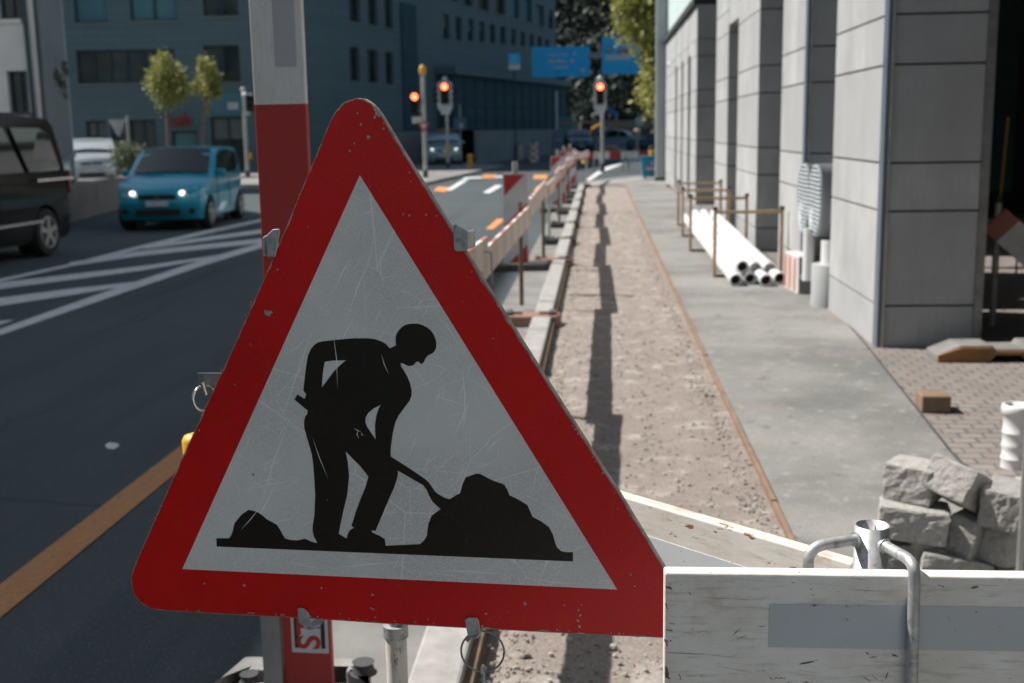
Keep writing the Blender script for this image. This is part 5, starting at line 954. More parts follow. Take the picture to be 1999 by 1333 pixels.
pb_ = thing('pale_building', 'narrow strip of pale greenish building between the white and grey ones', 'building', (xp, Yw+3, 0)); mb = MB(); mb.bb(-6, 0, 0, .5, 0, 12.5); mb.build('wall', 'fac_pale', pb_); mb = MB(); mb.bb(-6.1, .1, -.1, .6, 12.51, 12.8); mb.build('roof', 'low_wall', pb_); mb = MB(); mb.bb(-.25, .1, -.06, -.002, 0, AY(120, 250, 39).z); mb.build('plinth', 'low_wall', pb_)
# off-camera street front on the left, added and sized to shade the near carriageway
sb = thing('unseen_street_front', 'tall pale street front added unseen on the left to shade the road', 'building', (-16, 0, 0))
prof = [(-30, 0), (29, 0), (29, 9.8), (20.5, 19.45), (-30, 19.45)]; mb = MB(); mb.prism([prof], (0, 0, 0), (0, 1, 0), (0, 0, 1), (1, 0, 0), -9, 0); mb.build('wall', 'fac_white', sb)
for j in range(4):
    for i in range(10):
        y0 = -26+i*4.4; mb = MB(); mb.bb(.003, .06, y0, y0+1.2, 2+j*4, 4+j*4); f_ = mb.build('window', 'frame', sb); mb = MB(); mb.bb(.061, .07, y0+.08, y0+1.12, 2.08+j*4, 3.92+j*4); mb.build('pane', 'pane', f_)
# low parapet, underpass mouth, posters
def wallbetween(name, label, cat, pxs, Ya, Yb_, zt, mt, t=.25, z0=0, group=None):
    A_, B_ = AY(pxs[0], 280, Ya), AY(pxs[1], 280, Yb_); d = Vector((B_.x-A_.x, B_.y-A_.y, 0)); o = thing(name, label, cat, (A_.x, A_.y, z0), math.atan2(d.y, d.x), group); L = d.length
    mb = MB(); mb.bb(0, L, 0, t, 0, zt-z0); mb.build('wall', mt, o, bevel=.01); mb = MB(); mb.bb(-.02, L+.02, -.03, t+.03, zt-z0+.001, zt-z0+.07); mb.build('coping', mt, o); return o, L
wallbetween('parapet_wall', 'long grey concrete parapet wall along the far side of the junction', 'wall', (935, 1100), 60, 84, 1.62, 'low_wall')
wallbetween('parapet_wall', 'grey concrete wall behind the pale car near the signal poles', 'wall', (640, 868), 58, 61, 1.62, 'low_wall')
p = AY(880, 310, 63); o = thing('underpass_shelter', 'dark underpass shelter opening with an orange lit roof edge', 'shelter', (p.x, 63, 0)); wq = 1.7; zt = AY(880, 255, 63).z
mb = MB(); mb.bb(-.3, wq, 0, .15, 0, zt); mb.bb(-.3, -.15, -1.2, 0, 0, zt); mb.bb(wq-.15, wq, -1.2, -.0, 0, zt); mb.build('wall', 'dark', o); mb = MB(); mb.bb(-.5, wq+.1, -1.4, .2, zt+.002, zt+.1); rf = mb.build('roof', 'rubber', o); mb = MB(); mb.bb(-.5, .55, -1.44, -1.402, zt+.02, zt+.09); mb.build('orange_light_edge', 'yellow', rf)  # yellow strip stands in for orange light on the roof edge
p = AY(898, 240, 60); o = thing('blue_info_board', 'pale blue information board on the teal facade beside the signal', 'board', (p.x, 60, 0)); mb = MB(); mb.bb(-.30, .30, -.05, 0, AY(898, 253, 60).z, AY(898, 230, 60).z); mb.build('panel', mat('pale_blue_panel', (.10, .18, .27), rough=.6), o); mb = MB(); mb.bb(-.02, .12, -.06, -.051, AY(898, 250, 60).z, AY(898, 241, 60).z); mb.build('pale_notice', 'sign_grey', o); mb = MB(); mb.tube([(0, .04, 0), (0, .04, 3)], .04, 8); mb.build('post', 'pole', o)
M['dark_lamp'] = mat('dark_tail_lamp', (.10, .012, .012), rough=.25); M['poster_pink'] = mat('poster_pale', (.38, .34, .38), (.30, .30, .36), 1.5); M['poster_blue'] = mat('poster_blue', (.16, .22, .36), (.26, .20, .32), 1.5); M['poster_green'] = mat('poster_green', (.08, .28, .22), (.1, .2, .25), 1.2)
for px0, px1, py0, py1, Y, mt, lbl in ((1050, 1074, 258, 290, 78, 'poster_pink', 'pale poster board with a reddish band by the parapet'), (1080, 1100, 257, 286, 80, 'poster_blue', 'violet blue poster board right of the pale one'), (1090, 1118, 227, 252, 82, 'poster_green', 'green and pale sign board standing high behind the posters')):
    a, b_ = AY(px0, py1, Y), AY(px1, py0, Y); o = thing('poster_board', lbl, 'poster', (a.x, Y, 0), 0, 'poster boards at the far wall'); mb = MB(); mb.bb(0, b_.x-a.x, -.05, 0, max(.2, a.z), b_.z); mb.build('panel', mt, o); mb = MB(); mb.bb(.05, .11, .0, .06, 0, b_.z); mb.bb(b_.x-a.x-.11, b_.x-a.x-.05, 0, .06, 0, b_.z); mb.build('post', 'pole', o); mb = MB(); zq = (a.z+b_.z)/2; mb.bb(.1, b_.x-a.x-.1, -.06, -.051, zq-.1, zq+.1); mb.build('band', 'pale_red' if mt != 'poster_blue' else 'poster_pink', o)
# red and white barrels / chevron panels on the far road
for px, py0, py1, Y, lbl in ((1014, 282, 310, 68, 'red and white striped barrier drum on the far road, left one'), (1042, 278, 316, 62, 'red and white striped barrier drum on the far road, right one')):
    a, b_ = AY(px, py1, Y), AY(px, py0, Y); o = thing('striped_drum', lbl, 'barrier drum', (a.x, Y, 0), 0, 'striped drums on the far road'); h = b_.z; mb = MB(); r = .27 if px > 1020 else .2; n = 18; vs = []; k = 6
    for j in range(k+1): vs += [(r*(1-.15*j/k)*math.cos(6.28318*i/n), r*(1-.15*j/k)*math.sin(6.28318*i/n), h*j/k) for i in range(n)]
    mb.add(vs, [(j*n+i, j*n+(i+1) % n, (j+1)*n+(i+1) % n, (j+1)*n+i) for j in range(k) for i in range(n)]+[tuple(k*n+i for i in range(n))], [((j+i//3) % 2) for j in range(k) for i in range(n)]+[0]); mb.build('drum', ['sign_grey', 'pale_red'], o); mb = MB(); mb.tube([(0, 0, h), (0, 0, h+.12)], .06, 10); mb.build('cap', 'rubber', o)
A_, B_ = AY(938, 286, 66), AY(1006, 286, 72); o, mb = board('barrier_board', 'red and white barrier board in front of the far parapet wall', (A_.x, A_.y), (B_.x, B_.y), AY(960, 282, 68).z, .22, .04, [(.45, 0), (.35, 1)]); mb.build('plank', ['sign_grey', 'pale_red'], o)
L = (B_-A_).length
for x in (.2, L-.26): mb = MB(); mb.bb(x, x+.06, .021, .06, 0, .8); mb.build('leg', 'pole', o)
# brown grey wall beside the van
A_, B_ = G(120, 441), G(262, 402); d = B_-A_; o = thing('ramp_wall', 'low brown grey concrete wall between the black van and the blue car', 'wall', (A_.x, A_.y, 0), math.atan2(d.y, d.x)); zt0 = 1.7-(362-265)*(A_.length/2300); L = d.length
zA = PL(147, 361, A_, Vector((d.y, -d.x, 0))).z; zB = PL(247, 346, A_, Vector((d.y, -d.x, 0))).z; mb = MB(); mb.prism([[(-1, 0), (L+5, 0), (L+5, zB), (-1, zA)]], (0, 0, 0), (1, 0, 0), (0, 0, 1), (0, -1, 0), -.3, 0); mb.build('wall', 'ramp_wall', o, weld=True, bevel=.02)
# ------------------------------------------------------------------ vegetation
def leaves(mb, pts, size, flat=.0):
    for c_ in pts:
        a = Vector((rnd.gauss(0, 1), rnd.gauss(0, 1), rnd.gauss(0, 1))).normalized(); b_ = a.orthogonal().normalized(); q = Matrix.Rotation(rnd.random()*6.28, 3, a) @ b_; r_ = a.cross(q); s = size*rnd.uniform(.6, 1.3)
        mb.add([c_-q*s*.5, c_+r_*s*.32, c_+q*s*.5, c_-r_*s*.32], [(0, 1, 2, 3)])
def crown_pts(c_, rad, n, clumps, tight=.33, shape=None):
    out = []; cs = []
    while len(cs) < clumps:
        v = Vector((rnd.uniform(-1, 1), rnd.uniform(-1, 1), rnd.uniform(-1, 1)))
        if v.length < 1 and (shape is None or shape(v)): cs.append(v)
    for k in range(n):
        q = rnd.choice(cs); v = q+Vector((rnd.gauss(0, 1), rnd.gauss(0, 1), rnd.gauss(0, 1)))*tight*.5; out.append(c_+Vector((v.x*rad[0], v.y*rad[1], v.z*rad[2])))
    return out
def tree(px, pyb, Y, crown, label, leafmt, n, size, trunk_r=.08, clumps=45, shape=None, group=None, cat='tree', tight=.33):
    x0, x1, y0, y1 = crown; b0 = AY(px, pyb, Y); a, b_ = AY(x0, y1, Y), AY(x1, y0, Y); cc = Vector(((a.x+b_.x)/2-b0.x, 0, (a.z+b_.z)/2)); rad = ((b_.x-a.x)/2*.9, (b_.x-a.x)/2*.9, (b_.z-a.z)/2*.92)
    o = thing('street_tree', label, cat, (b0.x, Y, 0), 0, group); mb = MB(); mb.tube([(0, 0, 0), (.0, 0, a.z*.6), (cc.x*.5, 0, a.z+rad[2]*.4), (cc.x, 0, cc.z), (cc.x, 0, b_.z-.2)], [trunk_r*1.3, trunk_r, trunk_r*.8, trunk_r*.5, .01], 8)
    for k in range(9):
        z = a.z+rad[2]*rnd.uniform(.1, 1.3); th = rnd.random()*6.28; e = Vector((cc.x+rad[0]*.8*math.cos(th), rad[1]*.8*math.sin(th), z+rad[2]*.4)); s = Vector((cc.x*min(1, z/cc.z), 0, z)); mb.tube([s, (s+e)/2+Vector((0, 0, -.05)), e], [trunk_r*.4, trunk_r*.25, .006], 5)
    mb.build('trunk', 'bark', o); mb = MB(); leaves(mb, crown_pts(cc, rad, n, clumps, tight, shape), size); mb.build('crown', leafmt, o); return o
cone = lambda v: abs(v.x)**2+abs(v.y)**2 < (.98-(v.z+.55)*.62)**2 if v.z > -.55 else v.length < .9
tree(333, 345, 45, (280, 366, 80, 212), 'slender young yellow green tree, the larger one, before the grey building', 'leaf_yellow', 3600, .125, .07, 44, cone, 'young trees before the grey building', tight=.36)
tree(400, 345, 44.6, (381, 426, 108, 216), 'slender young yellow tree, the narrower one, before the grey building', 'leaf_yellow', 1900, .12, .065, 30, None, 'young trees before the grey building', tight=.3)
tree(112, 345, 37.5, (90, 138, 60, 186), 'small sparse tree in front of the pale building strip', 'leaf_pale', 260, .14, .04, 9, lambda v: v.z < -.1 or (v.z > .55 and v.x < 0 and rnd.random() < .2), None, tight=.25)
tree(1300, 330, 52, (1180, 1420, -170, 222), 'large yellow green tree hanging over the right blue direction sign', 'leaf_yellow', 13000, .26, .22, 150, lambda v: not (v.x < -.45 and v.z < -.15) and not (v.x < -.30 and -.62 < v.z < -.36), tight=.22)
p = G(255, 352); o = thing('flowering_bush', 'round green bush with white flowers behind the blue car', 'bush', (AY(255, 345, 33).x, 33, 0)); z0, z1 = AY(255, 352, 33).z, AY(255, 284, 33).z
mb = MB(); leaves(mb, crown_pts(Vector((0, 0, (z0+z1)/2)), (.44, .42, (z1-z0)/2), 2400, 40, .5), .09); mb.build('foliage', 'leaf_pale', o); mb = MB(); leaves(mb, crown_pts(Vector((0, -.1, (z0+z1)/2-.12)), (.46, .42, (z1-z0)/2*.8), 620, 40, .5), .06); tag(mb.build('flowers', 'flower', o), kind='stuff'); mb = MB()
for k in range(7): mb.tube([(rnd.uniform(-.2, .2), 0, 0), (rnd.uniform(-.5, .5), rnd.uniform(-.3, .3), (z0+z1)/2)], [.02, .01], 5)
mb.build('stems', 'bark', o)
# wooded hill behind everything
mb = MB(); nx, ny = 40, 22; vs = []
def hz(x, y): return max(-.5, (y-150)*.62+5*noise.noise(Vector((x*.03, y*.03, 0))))
for j in range(ny):
    for i in range(nx): x = -90+i*5.2; y = 140+j*7; vs.append((x, y, hz(x, y)))
mb.add(vs, [(j*nx+i, j*nx+i+1, (j+1)*nx+i+1, (j+1)*nx+i) for j in range(ny-1) for i in range(nx-1)], 0, True); struct(mb.build('hill', mat('hill_soil', (.03, .035, .025), (.015, .02, .015), .1, .95)))
def wood(n, xr_, yr_, size, spread):
    mb = MB(); k = 0
    while k < n:
        x, y = rnd.uniform(*xr_), rnd.uniform(*yr_); z = hz(x, y)+rnd.uniform(1.5, 6); r = rnd.uniform(2.2, 4)
        for q in range(70):
            v = Vector((rnd.gauss(0, 1), rnd.gauss(0, 1), rnd.gauss(0, 1))).normalized()*r*rnd.uniform(.75, 1.05); c_ = Vector((x, y, z))+v
            a = (v.normalized()+Vector((rnd.gauss(0, .5), rnd.gauss(0, .5), rnd.gauss(0, .5)))).normalized(); b_ = a.orthogonal().normalized(); s = size*rnd.uniform(.6, 1.3); e = a.cross(b_); mb.add([c_-b_*s, c_-e*s*.7, c_+b_*s, c_+e*s*.7], [(0, 1, 2, 3)]); k += 1
    return mb
tag(wood(19000, (-22, 32), (148, 215), .55, 1).build('hillside_wood', 'leaf_dark'), 'dark evergreen wood covering the hillside behind the junction', 'wood', kind='stuff')
tag(wood(2400, (-14, 6), (176, 200), .5, 1).build('sunlit_wood', 'leaf_mid'), 'paler sunlit bushes and branches on the wooded hillside', 'wood', kind='stuff')
a = AY(1087, 300, 86); o = thing('street_pole', 'pale slim pole at the right corner of the teal building', 'pole', (a.x, 86, 0)); mb = MB(); mb.tube([(0, 0, 0), (0, 0, AY(1086, 178, 86).z)], .09, 10); mb.build('shaft', 'fac_white', o); mb = MB(); mb.tube([(0, 0, 0), (0, 0, .3)], .13, 10); mb.build('base_sleeve', 'rubber', o)
# flag and hanging cable
p = AY(1188, 250, 90); o = thing('blue_flag', 'small blue flag on a thin pole right of the right traffic light', 'flag', (p.x, 90, 0)); mb = MB(); mb.tube([(0, 0, 0), (0, 0, AY(1188, 205, 90).z)], .035, 8); mb.build('pole', 'steel', o)
zt = AY(1188, 208, 90).z; mb = MB(); vs = []
for i in range(9):
    for j in range(4): vs.append((.04+i*.085, .05*math.sin(i*.9), zt-.0-j*.16-i*.055))
mb.add(vs, [(i*4+j, i*4+j+1, (i+1)*4+j+1, (i+1)*4+j) for i in range(8) for j in range(3)], 0, True); mb.build('cloth', mat('flag_blue', (.08, .24, .55), rough=.7), o)
a, b_ = AY(1087, 181, 88), AY(1310, 172, 88); pts = [a.lerp(b_, i/16)-Vector((0, 0, 1.0*math.sin(math.pi*i/16))) for i in range(17)]; mb = MB(); mb.tube(pts, .045, 6); tag(mb.build('hanging_cable', mat('reddish_cable', (.22, .10, .08))), 'reddish cable sagging across the road in front of the wood', 'cable')
# excavator and lit fence beyond
p = AY(1130, 262, 105); o = thing('excavator', 'small yellow excavator working beyond the far junction', 'excavator', (p.x, 105, 0), R(20)); mb = MB(); mb.bb(-1.2, 1.2, -.9, -.5, .0, .6); mb.bb(-1.2, 1.2, .5, .9, 0, .6); mb.build('track', 'rubber', o, bevel=.2); mb = MB(); mb.bb(-1.1, .9, -.8, .8, .7, 1.5); mb.build('body', 'yellow', o, bevel=.12); mb = MB(); mb.bb(.0, .9, -.75, .1, 1.51, 2.2); mb.build('cab', 'dark', o, bevel=.08); mb = MB(); mb.tube([(.8, .3, 1.3), (2.0, .3, 2.0), (3.0, .3, 1.2)], .14, 8); mb.build('arm', 'yellow', o); mb = MB(); mb.prism([[(2.8, 1.2), (3.3, 1.2), (3.3, .7), (2.9, .6)]], (0, .3, 0), (1, 0, 0), (0, 0, 1), (0, -1, 0), -.3, .3); mb.build('bucket', 'rubber', o)
o, L = wallbetween('site_fence', 'sunlit tan hoarding stretching behind the far junction', 'fence', (1118, 1300), 112, 116, 2.35, mat('tan_hoarding', (.20, .16, .12), (.13, .11, .09), .6), .1, 1.6)
o, L = wallbetween('site_wall', 'dark brown wall below the tan hoarding beyond the junction', 'wall', (1110, 1300), 111, 115, 1.55, mat('dark_brown_wall', (.06, .055, .055), rough=.9), .3)
for px, pyt, pyb, Y, mt, lbl, nm in ((1249, 228, 258, 80, 'sign_grey', 'grey round headed sign standing near the far right', 'road_sign'), (1243, 262, 296, 66, 'plastic_pale', 'pale bollard with beige head at the far right', 'bollard'), (1165, 268, 296, 66, 'plastic_pale', 'pale thin bollard left of the right traffic light pole', 'bollard')):
    a = AY(px, pyt, Y); o = thing(nm, lbl, nm.replace('_', ' '), (a.x, Y, 0)); mb = MB(); mb.tube([(0, 0, 0), (0, 0, a.z)], .05 if nm != 'bollard' else .09, 10); mb.build('post', 'pole' if nm != 'bollard' else mt, o)
    mb = MB(); q = a.z
    if nm == 'road_sign': mb.tube([(0, -.06, q-.3), (0, -.09, q-.3)], .32, 20); mb.build('disc', mt, o)
    else: mb.tube([(0, 0, q), (0, 0, q+.1), (0, 0, q+.25), (0, 0, q+.3)], [.10, .2, .2, .08], 14) if px > 1200 else mb.tube([(0, 0, q), (0, 0, q+.06)], [.09, .03], 10); mb.build('head', mat('beige_head', (.55, .42, .30)) if px > 1200 else mt, o)
o = thing('concrete_planter', 'pale orange and white barrier block at the far junction', 'barrier block', (AY(1190, 285, 62).x, 62, 0)); mb = MB(); mb.prism([[(-.5, 0), (.55, 0), (.4, AY(1190, 283, 62).z), (-.35, AY(1190, 283, 62).z)]], (0, 0, 0), (1, 0, 0), (0, 0, 1), (0, -1, 0), -.4, 0); mb.build('block', 'plastic_pale', o, weld=True, bevel=.04); mb = MB(); mb.bb(-.35, .15, -.1, -.002, .55, .75); mb.build('orange_panel', 'sign_orange', o)

# ------------------------------------------------------------------ vehicles
def vehicle(name, label, cat, pos, heading, prm, paintm, lights=True, taillamp=False):
    """x forward. prm: L, W, wheel positions, wheel radius, lower outline (hood line), cabin outline, glass polygons"""
    o = thing(name, label, cat, (pos[0], pos[1], 0.002), heading); L, Wd = prm['L'], prm['W']; r = prm['r']; xf, xr_ = prm['xf'], prm['xr']; zb, zbelt = prm['zb'], prm['belt']; hw0 = Wd/2
    def hw(x, z):
        t = abs(x)/(L/2); w_ = hw0*(1-.10*max(0, (t-.62)/.38)**2); w_ *= 1-.05*max(0, (.45-z)/.3); return w_*(1-prm.get('tumble', .22)*max(0, z-zbelt)/1.0)
    arc_ = lambda xc: [(xc+(r+.055)*math.cos(a_), max(zb, r+(r+.055)*math.sin(a_))) for a_ in [math.pi*(1.18-1.36*i/10) for i in range(11)]]
    low = [(-L/2+.10, zb)]+arc_(xr_)+arc_(xf)+[(L/2-.12, zb)]+prm['nose']+prm['deck']+prm['tail']
    def shell(outline, mb, kx=.16, smooth=False):
        K = 9; n = len(outline); vs = []
        for (x, z) in outline:
            h = hw(x, z)
            for k in range(K):
                t = -1+2*k/(K-1); e = x
                if abs(x) > L/2*.72: e = x-math.copysign(kx*abs(t)**3*(abs(x)-L/2*.72)/(L/2*.28), x)
                vs.append((e, t*h, z+(.03*(1-t*t) if z > zbelt*.9 else 0)))
        fs = [(i*K+k, i*K+k+1, ((i+1) % n)*K+k+1, ((i+1) % n)*K+k) for i in range(n) for k in range(K-1)]; tr = tessellate_polygon([[Vector((x, z, 0)) for x, z in outline]])
        for t in tr:
            a, b_, c_ = (outline[i] for i in t); ar = (b_[0]-a[0])*(c_[1]-a[1])-(b_[1]-a[1])*(c_[0]-a[0])
            if ar < 0: t = (t[0], t[2], t[1])
            fs.append(tuple(i*K for i in t)); fs.append(tuple(i*K+K-1 for i in (t[0], t[2], t[1])))
        mb.add(vs, fs, 0, True)
    mb = MB(); shell(low, mb); shell(prm['cabin'], mb); bd = mb.build('body', paintm, o, bevel=.025, seg=3)
    for f in bd.data.polygons: f.use_smooth = True
    mb = MB()
    def arcdark(): 
        for xc in (xf, xr_):
            for s in (-1, 1): mb.tube([(xc, s*(hw0-.30), r), (xc, s*(hw0-.28), r)], r+.05, 20)
    arcdark(); mb.bb(-L/2+.3, L/2-.35, -hw0+.12, hw0-.12, zb-.04, zb+.05); mb.build('underbody', 'black', o)
    for gi, poly in enumerate(prm['side_glass']):
        for s in (-1, 1):
            tr = tessellate_polygon([[Vector((x, z, 0)) for x, z in poly]]); n = len(poly); vs = [(x, s*(hw(x, z)+.006), z) for x, z in poly]+[(x, s*(hw(x, z)-.02), z) for x, z in poly]
            mb = MB(); mb.add(vs, [tuple(t) for t in tr]+[(i, (i+1) % n, n+(i+1) % n, n+i) for i in range(n)]); g_ = mb.build('side_window', 'car_glass', o)
    for nm, (xa, za), (xb, zb_), q in (('windscreen',)+prm['screen'], ('rear_window',)+prm['rear']):
        d = Vector((xb-xa, 0, zb_-za)).normalized(); nn = Vector((-d.z, 0, d.x)); nn = nn if (nn.x > 0) == (nm == 'windscreen') else -nn; mb = MB(); K = 7; vs = []
        for (x, z) in ((xa, za), (xb, zb_)):
            for k in range(K):
                t = -1+2*k/(K-1); vs.append(Vector((x, t*(hw(x, z)-q), z+.03*(1-t*t)))+nn*.012+Vector((0, 0, 0)))
        mb.add(vs, [(k, k+1, K+k+1, K+k) for k in range(K-1)], 0, True); mb.build(nm, 'car_glass', o)
    for xc in (xf, xr_):
        for s in (-1, 1):
            y1 = s*(hw0+.008); y0 = s*(hw0-.20); mb = MB(); mb.tube([(xc, y0, r), (xc, y0+s*.02, r), (xc, y1-s*.035, r), (xc, y1, r)], [r*.93, r, r, r*.93], 28); wh = mb.build('wheel', 'tyre', o)
            mb = MB(); mb.ring((xc, y1, r), (0, 1, 0), r*.64, r*.04, 28, 6); mb.disc((xc, y1+s*.001, r), (0, s, 0), r*.64, 1)
            mb.tube([(xc, y1, r), (xc, y1+s*.015, r)], r*.17, 12)
            for k in range(5):
                an = 6.28318*k/5+.3; c_ = Vector((xc+math.cos(an)*r*.37, y1+s*.006, r+math.sin(an)*r*.37)); mb.box(c_, (r*.56, .014, r*.20), Matrix.Rotation(-an, 3, 'Y'))
            mb.build('rim', ['rim', 'black'], wh)
    for fn in prm.get('extras', ()): fn(o, hw)
    return o
def prm_hatch():
    p = dict(L=3.62, W=1.62, xf=1.18, xr=-1.22, r=.285, zb=.20, belt=.93)
    p['nose'] = [(1.74, .30), (1.79, .48), (1.77, .62), (1.70, .74), (1.60, .80)]; p['deck'] = [(1.30, .86), (.98, .92), (.86, .955)]; p['tail'] = [(-1.62, .98), (-1.72, .80), (-1.76, .55), (-1.74, .32)]
    p['cabin'] = [(1.0, .90), (.86, .955), (.60, 1.14), (.34, 1.34), (.12, 1.42), (-.2, 1.455), (-.7, 1.465), (-1.15, 1.45), (-1.42, 1.42), (-1.56, 1.22), (-1.66, .98), (-1.6, .88)]
    p['side_glass'] = [[(.70, .985), (.26, 1.34), (.08, 1.40), (.02, 1.41), (.02, .985)], [(-.04, .985), (-.04, 1.41), (-.55, 1.42), (-.86, 1.38), (-.94, 1.02), (-.9, .985)], [(-1.0, 1.04), (-.93, 1.37), (-1.2, 1.35), (-1.28, 1.13)]]
    p['screen'] = ((.82, 1.0), (.20, 1.425), .10); p['rear'] = ((-1.60, 1.10), (-1.46, 1.38), .12); return p
def front_kit(L, W, zh, grille=True, lit=True, lampw=.28, plate_z=.52, xn=None):
    def fn(o, hw):
        xn_ = xn or L/2
        for s in (-1, 1):
            mb = MB(); y0 = s*(W/2-.10); y1 = s*(W/2-.10-lampw); n = 8; vs = []
            for i in range(n+1):
                t = i/n; y = y0+(y1-y0)*t; x = xn_-.012-.22*(abs(y)/(W/2))**3; vs += [(x, y, zh-.065-.01*t), (x-.07, y, zh+.085-.045*t)]
            mb.add(vs, [(2*i, 2*i+2, 2*i+3, 2*i+1) for i in range(n)], 0, True); hl = mb.build('headlight', 'lamp_glass', o)
            if lit: yc = s*(W/2-.12-lampw*.72); mb = MB(); mb.tube([(xn_-.10, yc, zh-.005), (xn_+.01, yc, zh-.005)], .036, 14); mb.build('lit_lamp', 'lamp_on', hl)
            mb = MB(); mb.tube([(xn_-.13, s*(W/2-.2), .36), (xn_-.03, s*(W/2-.2), .36)], .05, 12); mb.build('fog_lamp', 'dark', o)
            mb = MB(); mb.box((.62*L/3.62, s*(W/2+.08), 1.0*(zh/.68)**.6), (.10, .18, .12)); mb.build('wing_mirror', o.children[0].data.materials[0], o, bevel=.03)
        mb = MB(); mb.box((xn_-.03, 0, zh-.08), (.07, W*.42, .07)); mb.build('grille', 'black', o, bevel=.02); mb = MB(); mb.box((xn_-.01, 0, zh-.03), (.03, W*.42, .012)); mb.box((xn_+.01, 0, zh-.08), (.02, .09, .08)); mb.build('grille_trim', 'chrome', o)
        mb = MB(); mb.box((xn_-.04, 0, .34), (.08, W*.50, .12)); mb.build('air_intake', 'black', o, bevel=.02); mb = MB(); mb.box((xn_+.012, 0, plate_z-.02), (.02, .40, .10)); mb.build('number_plate', 'plate', o)
    return fn
p = prm_hatch(); p['extras'] = (front_kit(3.62, 1.62, .69, xn=1.79, lampw=.34),
    lambda o, hw: [MB().box((xx, s_*(hw(xx, .6)+.001), .62), (.012, .01, .62)).build('door_seam', 'black', o) for xx in (.62, -.30) for s_ in (-1, 1)],
    lambda o, hw: [MB().tube([(.62, s*.1+.25*s, .99), (.15, s*.1+.22*s, 1.02)], .008, 5).build('wiper', 'black', o) for s in (-1, 1)])
cx_, cy_ = -8.02, 22.5
vehicle('hatchback_car', 'small bright blue hatchback with lit headlights driving towards the camera', 'car', (cx_, cy_), R(-86), p, 'car_blue')
# black van at the left edge
p = dict(L=4.9, W=1.94, xf=1.62, xr=-1.42, r=.335, zb=.24, belt=1.12, tumble=.16)
p['nose'] = [(2.40, .36), (2.44, .60), (2.38, .85), (2.20, 1.0)]; p['deck'] = [(1.75, 1.10), (1.5, 1.15)]; p['tail'] = [(-2.36, 1.2), (-2.41, .8), (-2.43, .6), (-2.40, .34)]
p['cabin'] = [(1.6, 1.08), (1.5, 1.15), (.95, 1.68), (.70, 1.85), (.2, 1.925), (-1.2, 1.935), (-1.95, 1.90), (-2.14, 1.80), (-2.27, 1.45), (-2.38, 1.1), (-2.3, 1.0)]
p['side_glass'] = [[(1.25, 1.18), (.86, 1.62), (.60, 1.74), (.50, 1.74), (.50, 1.18)], [(.42, 1.18), (.42, 1.75), (-.62, 1.78), (-.92, 1.18)], [(-1.05, 1.18), (-.80, 1.78), (-1.55, 1.77), (-1.80, 1.70), (-1.96, 1.22), (-1.9, 1.18)]]
p['screen'] = ((1.40, 1.24), (.80, 1.78), .12); p['rear'] = ((-2.33, 1.25), (-2.18, 1.72), .14)
def van_kit(o, hw):
    for s in (-1, 1):
        mb = MB(); mb.box((-.2, s*(hw(0, .55)+.004), .50), (2.2, .02, .035)); mb.box((-1.75, s*(hw(-1.75, 1.1)+.010), 1.06), (1.05, .02, .035)); mb.build('chrome_strip', 'chrome', o)
        mb = MB(); mb.tube([(.30, s*(hw(.3, 1.0)+.03), .98), (.12, s*(hw(.3, 1.0)+.03), .98)], .016, 8); mb.build('door_handle', 'chrome', o)
        mb = MB(); mb.bb(-2.43, -2.35, s*.80-.10, s*.80+.10, .85, 1.15) if False else mb.box((-2.36, s*.80, 1.0), (.10, .17, .34)); mb.build('tail_lamp', 'dark_lamp', o, bevel=.03)
        mb = MB(); mb.box((-.25, s*(hw(0, .8)+.002), .78), (.012, .012, .70)); mb.box((.46, s*(hw(0, .8)+.002), .78), (.012, .012, .70)); mb.build('door_seam', 'black', o)
    mb = MB()
    for s in (-1, 1): mb.tube([(.5, s*.62, 1.975), (-1.9, s*.62, 1.965)], .018, 8)
    mb.build('roof_rail', 'black', o)
p['extras'] = (van_kit, front_kit(4.9, 1.94, .80, lit=False, xn=2.42))
vr = G(105, 500); ang = R(-93); 
hd = Vector((math.cos(ang), math.sin(ang), 0)); sidev = Vector((-hd.y, hd.x, 0))   # left side of the van faces the camera
ctr = Vector((vr.x-.05, vr.y, 0))-hd*p['xr']-sidev*(p['W']/2)
van = vehicle('black_van', 'glossy black van cut off by the left edge, seen from its side', 'van', (ctr.x, ctr.y), ang, p, 'car_black'); van.scale = (1, 1, 1.035)
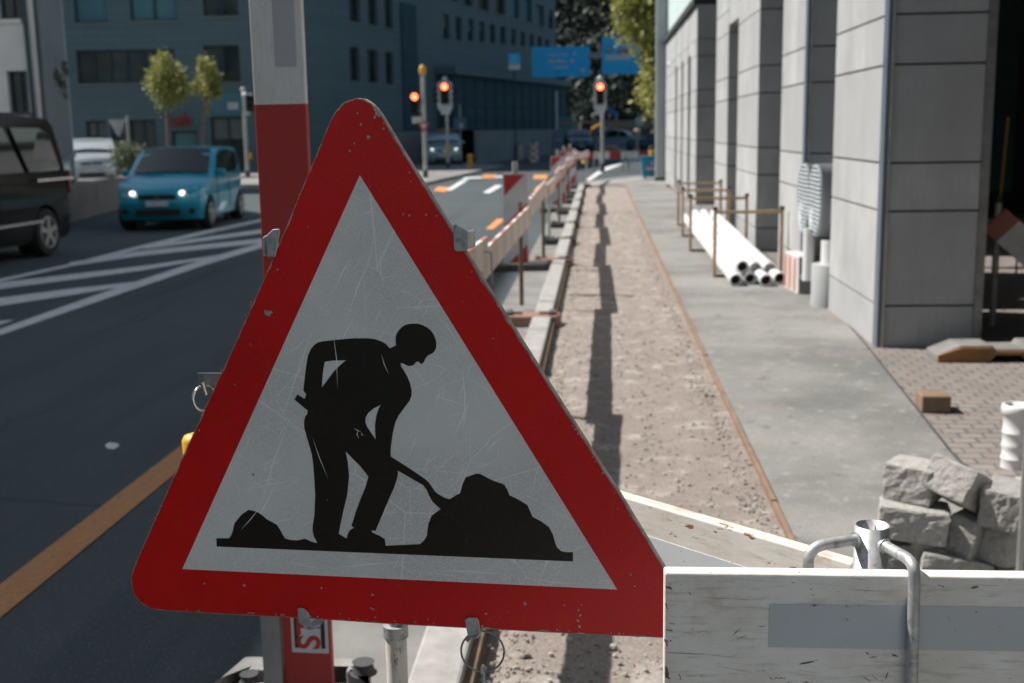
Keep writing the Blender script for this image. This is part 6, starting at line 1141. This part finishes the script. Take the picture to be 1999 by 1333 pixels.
# other cars share a compact suv outline
def prm_suv():
    p = dict(L=4.3, W=1.80, xf=1.32, xr=-1.30, r=.33, zb=.24, belt=1.02)
    p['nose'] = [(2.08, .36), (2.13, .60), (2.10, .78), (1.98, .92)]; p['deck'] = [(1.5, 1.0), (1.05, 1.05)]; p['tail'] = [(-2.0, 1.08), (-2.08, .85), (-2.12, .6), (-2.08, .35)]
    p['cabin'] = [(1.15, 1.0), (1.05, 1.05), (.70, 1.28), (.35, 1.48), (.1, 1.57), (-.5, 1.62), (-1.3, 1.58), (-1.65, 1.48), (-1.9, 1.2), (-2.0, 1.05), (-1.9, .98)]
    p['side_glass'] = [[(.85, 1.09), (.38, 1.45), (.05, 1.52), (.05, 1.09)], [(-.02, 1.09), (-.02, 1.53), (-.75, 1.53), (-1.0, 1.09)], [(-1.07, 1.1), (-.85, 1.52), (-1.4, 1.47), (-1.65, 1.2)]]
    p['screen'] = ((.99, 1.10), (.20, 1.535), .11); p['rear'] = ((-1.92, 1.2), (-1.7, 1.45), .12); return p
p = prm_suv(); p['extras'] = (front_kit(4.3, 1.8, .82, lit=False, xn=2.12),); q = AY(178, 300, 39); vehicle('silver_car', 'silver white car waiting behind the low wall left of the bush', 'car', (q.x*44/39, 44), R(-67), p, 'car_white')
p = prm_suv(); p['extras'] = (front_kit(4.3, 1.8, .82, lit=False, xn=2.12),); q = AY(112, 300, 38.2); vehicle('silver_car', 'pale car mostly hidden behind the black van rear', 'car', (q.x-.55, 38.2), R(-64), p, 'car_white')
p = prm_suv(); p['extras'] = (front_kit(4.3, 1.8, .84, lit=True, xn=2.12),); q = AY(853, 300, 57); vehicle('pale_blue_car', 'pale blue car with lit headlights behind the signal poles', 'car', (q.x, 59), R(-80), p, 'car_pale')
p = prm_suv(); p['extras'] = (front_kit(4.3, 1.8, .84, lit=False, xn=2.12),); q = AY(1125, 285, 82); vehicle('dark_blue_car', 'dark blue car with warm lamps beyond the barrier line', 'car', (q.x, 84), R(-80), p, 'car_navy')
p = prm_suv(); p['extras'] = (front_kit(4.3, 1.8, .84, lit=False, xn=2.12),); q = AY(1215, 285, 84); vehicle('light_blue_car', 'light blue car turning beyond the far barrier board', 'car', (q.x, 84), R(-20), p, 'car_pale')
p = prm_suv(); p['extras'] = (front_kit(4.3, 1.8, .84, lit=False, xn=2.12),); q = AY(1290, 285, 74); vehicle('dark_car', 'dark car partly hidden behind the far grey column', 'car', (q.x, 74), R(170), p, 'car_navy')
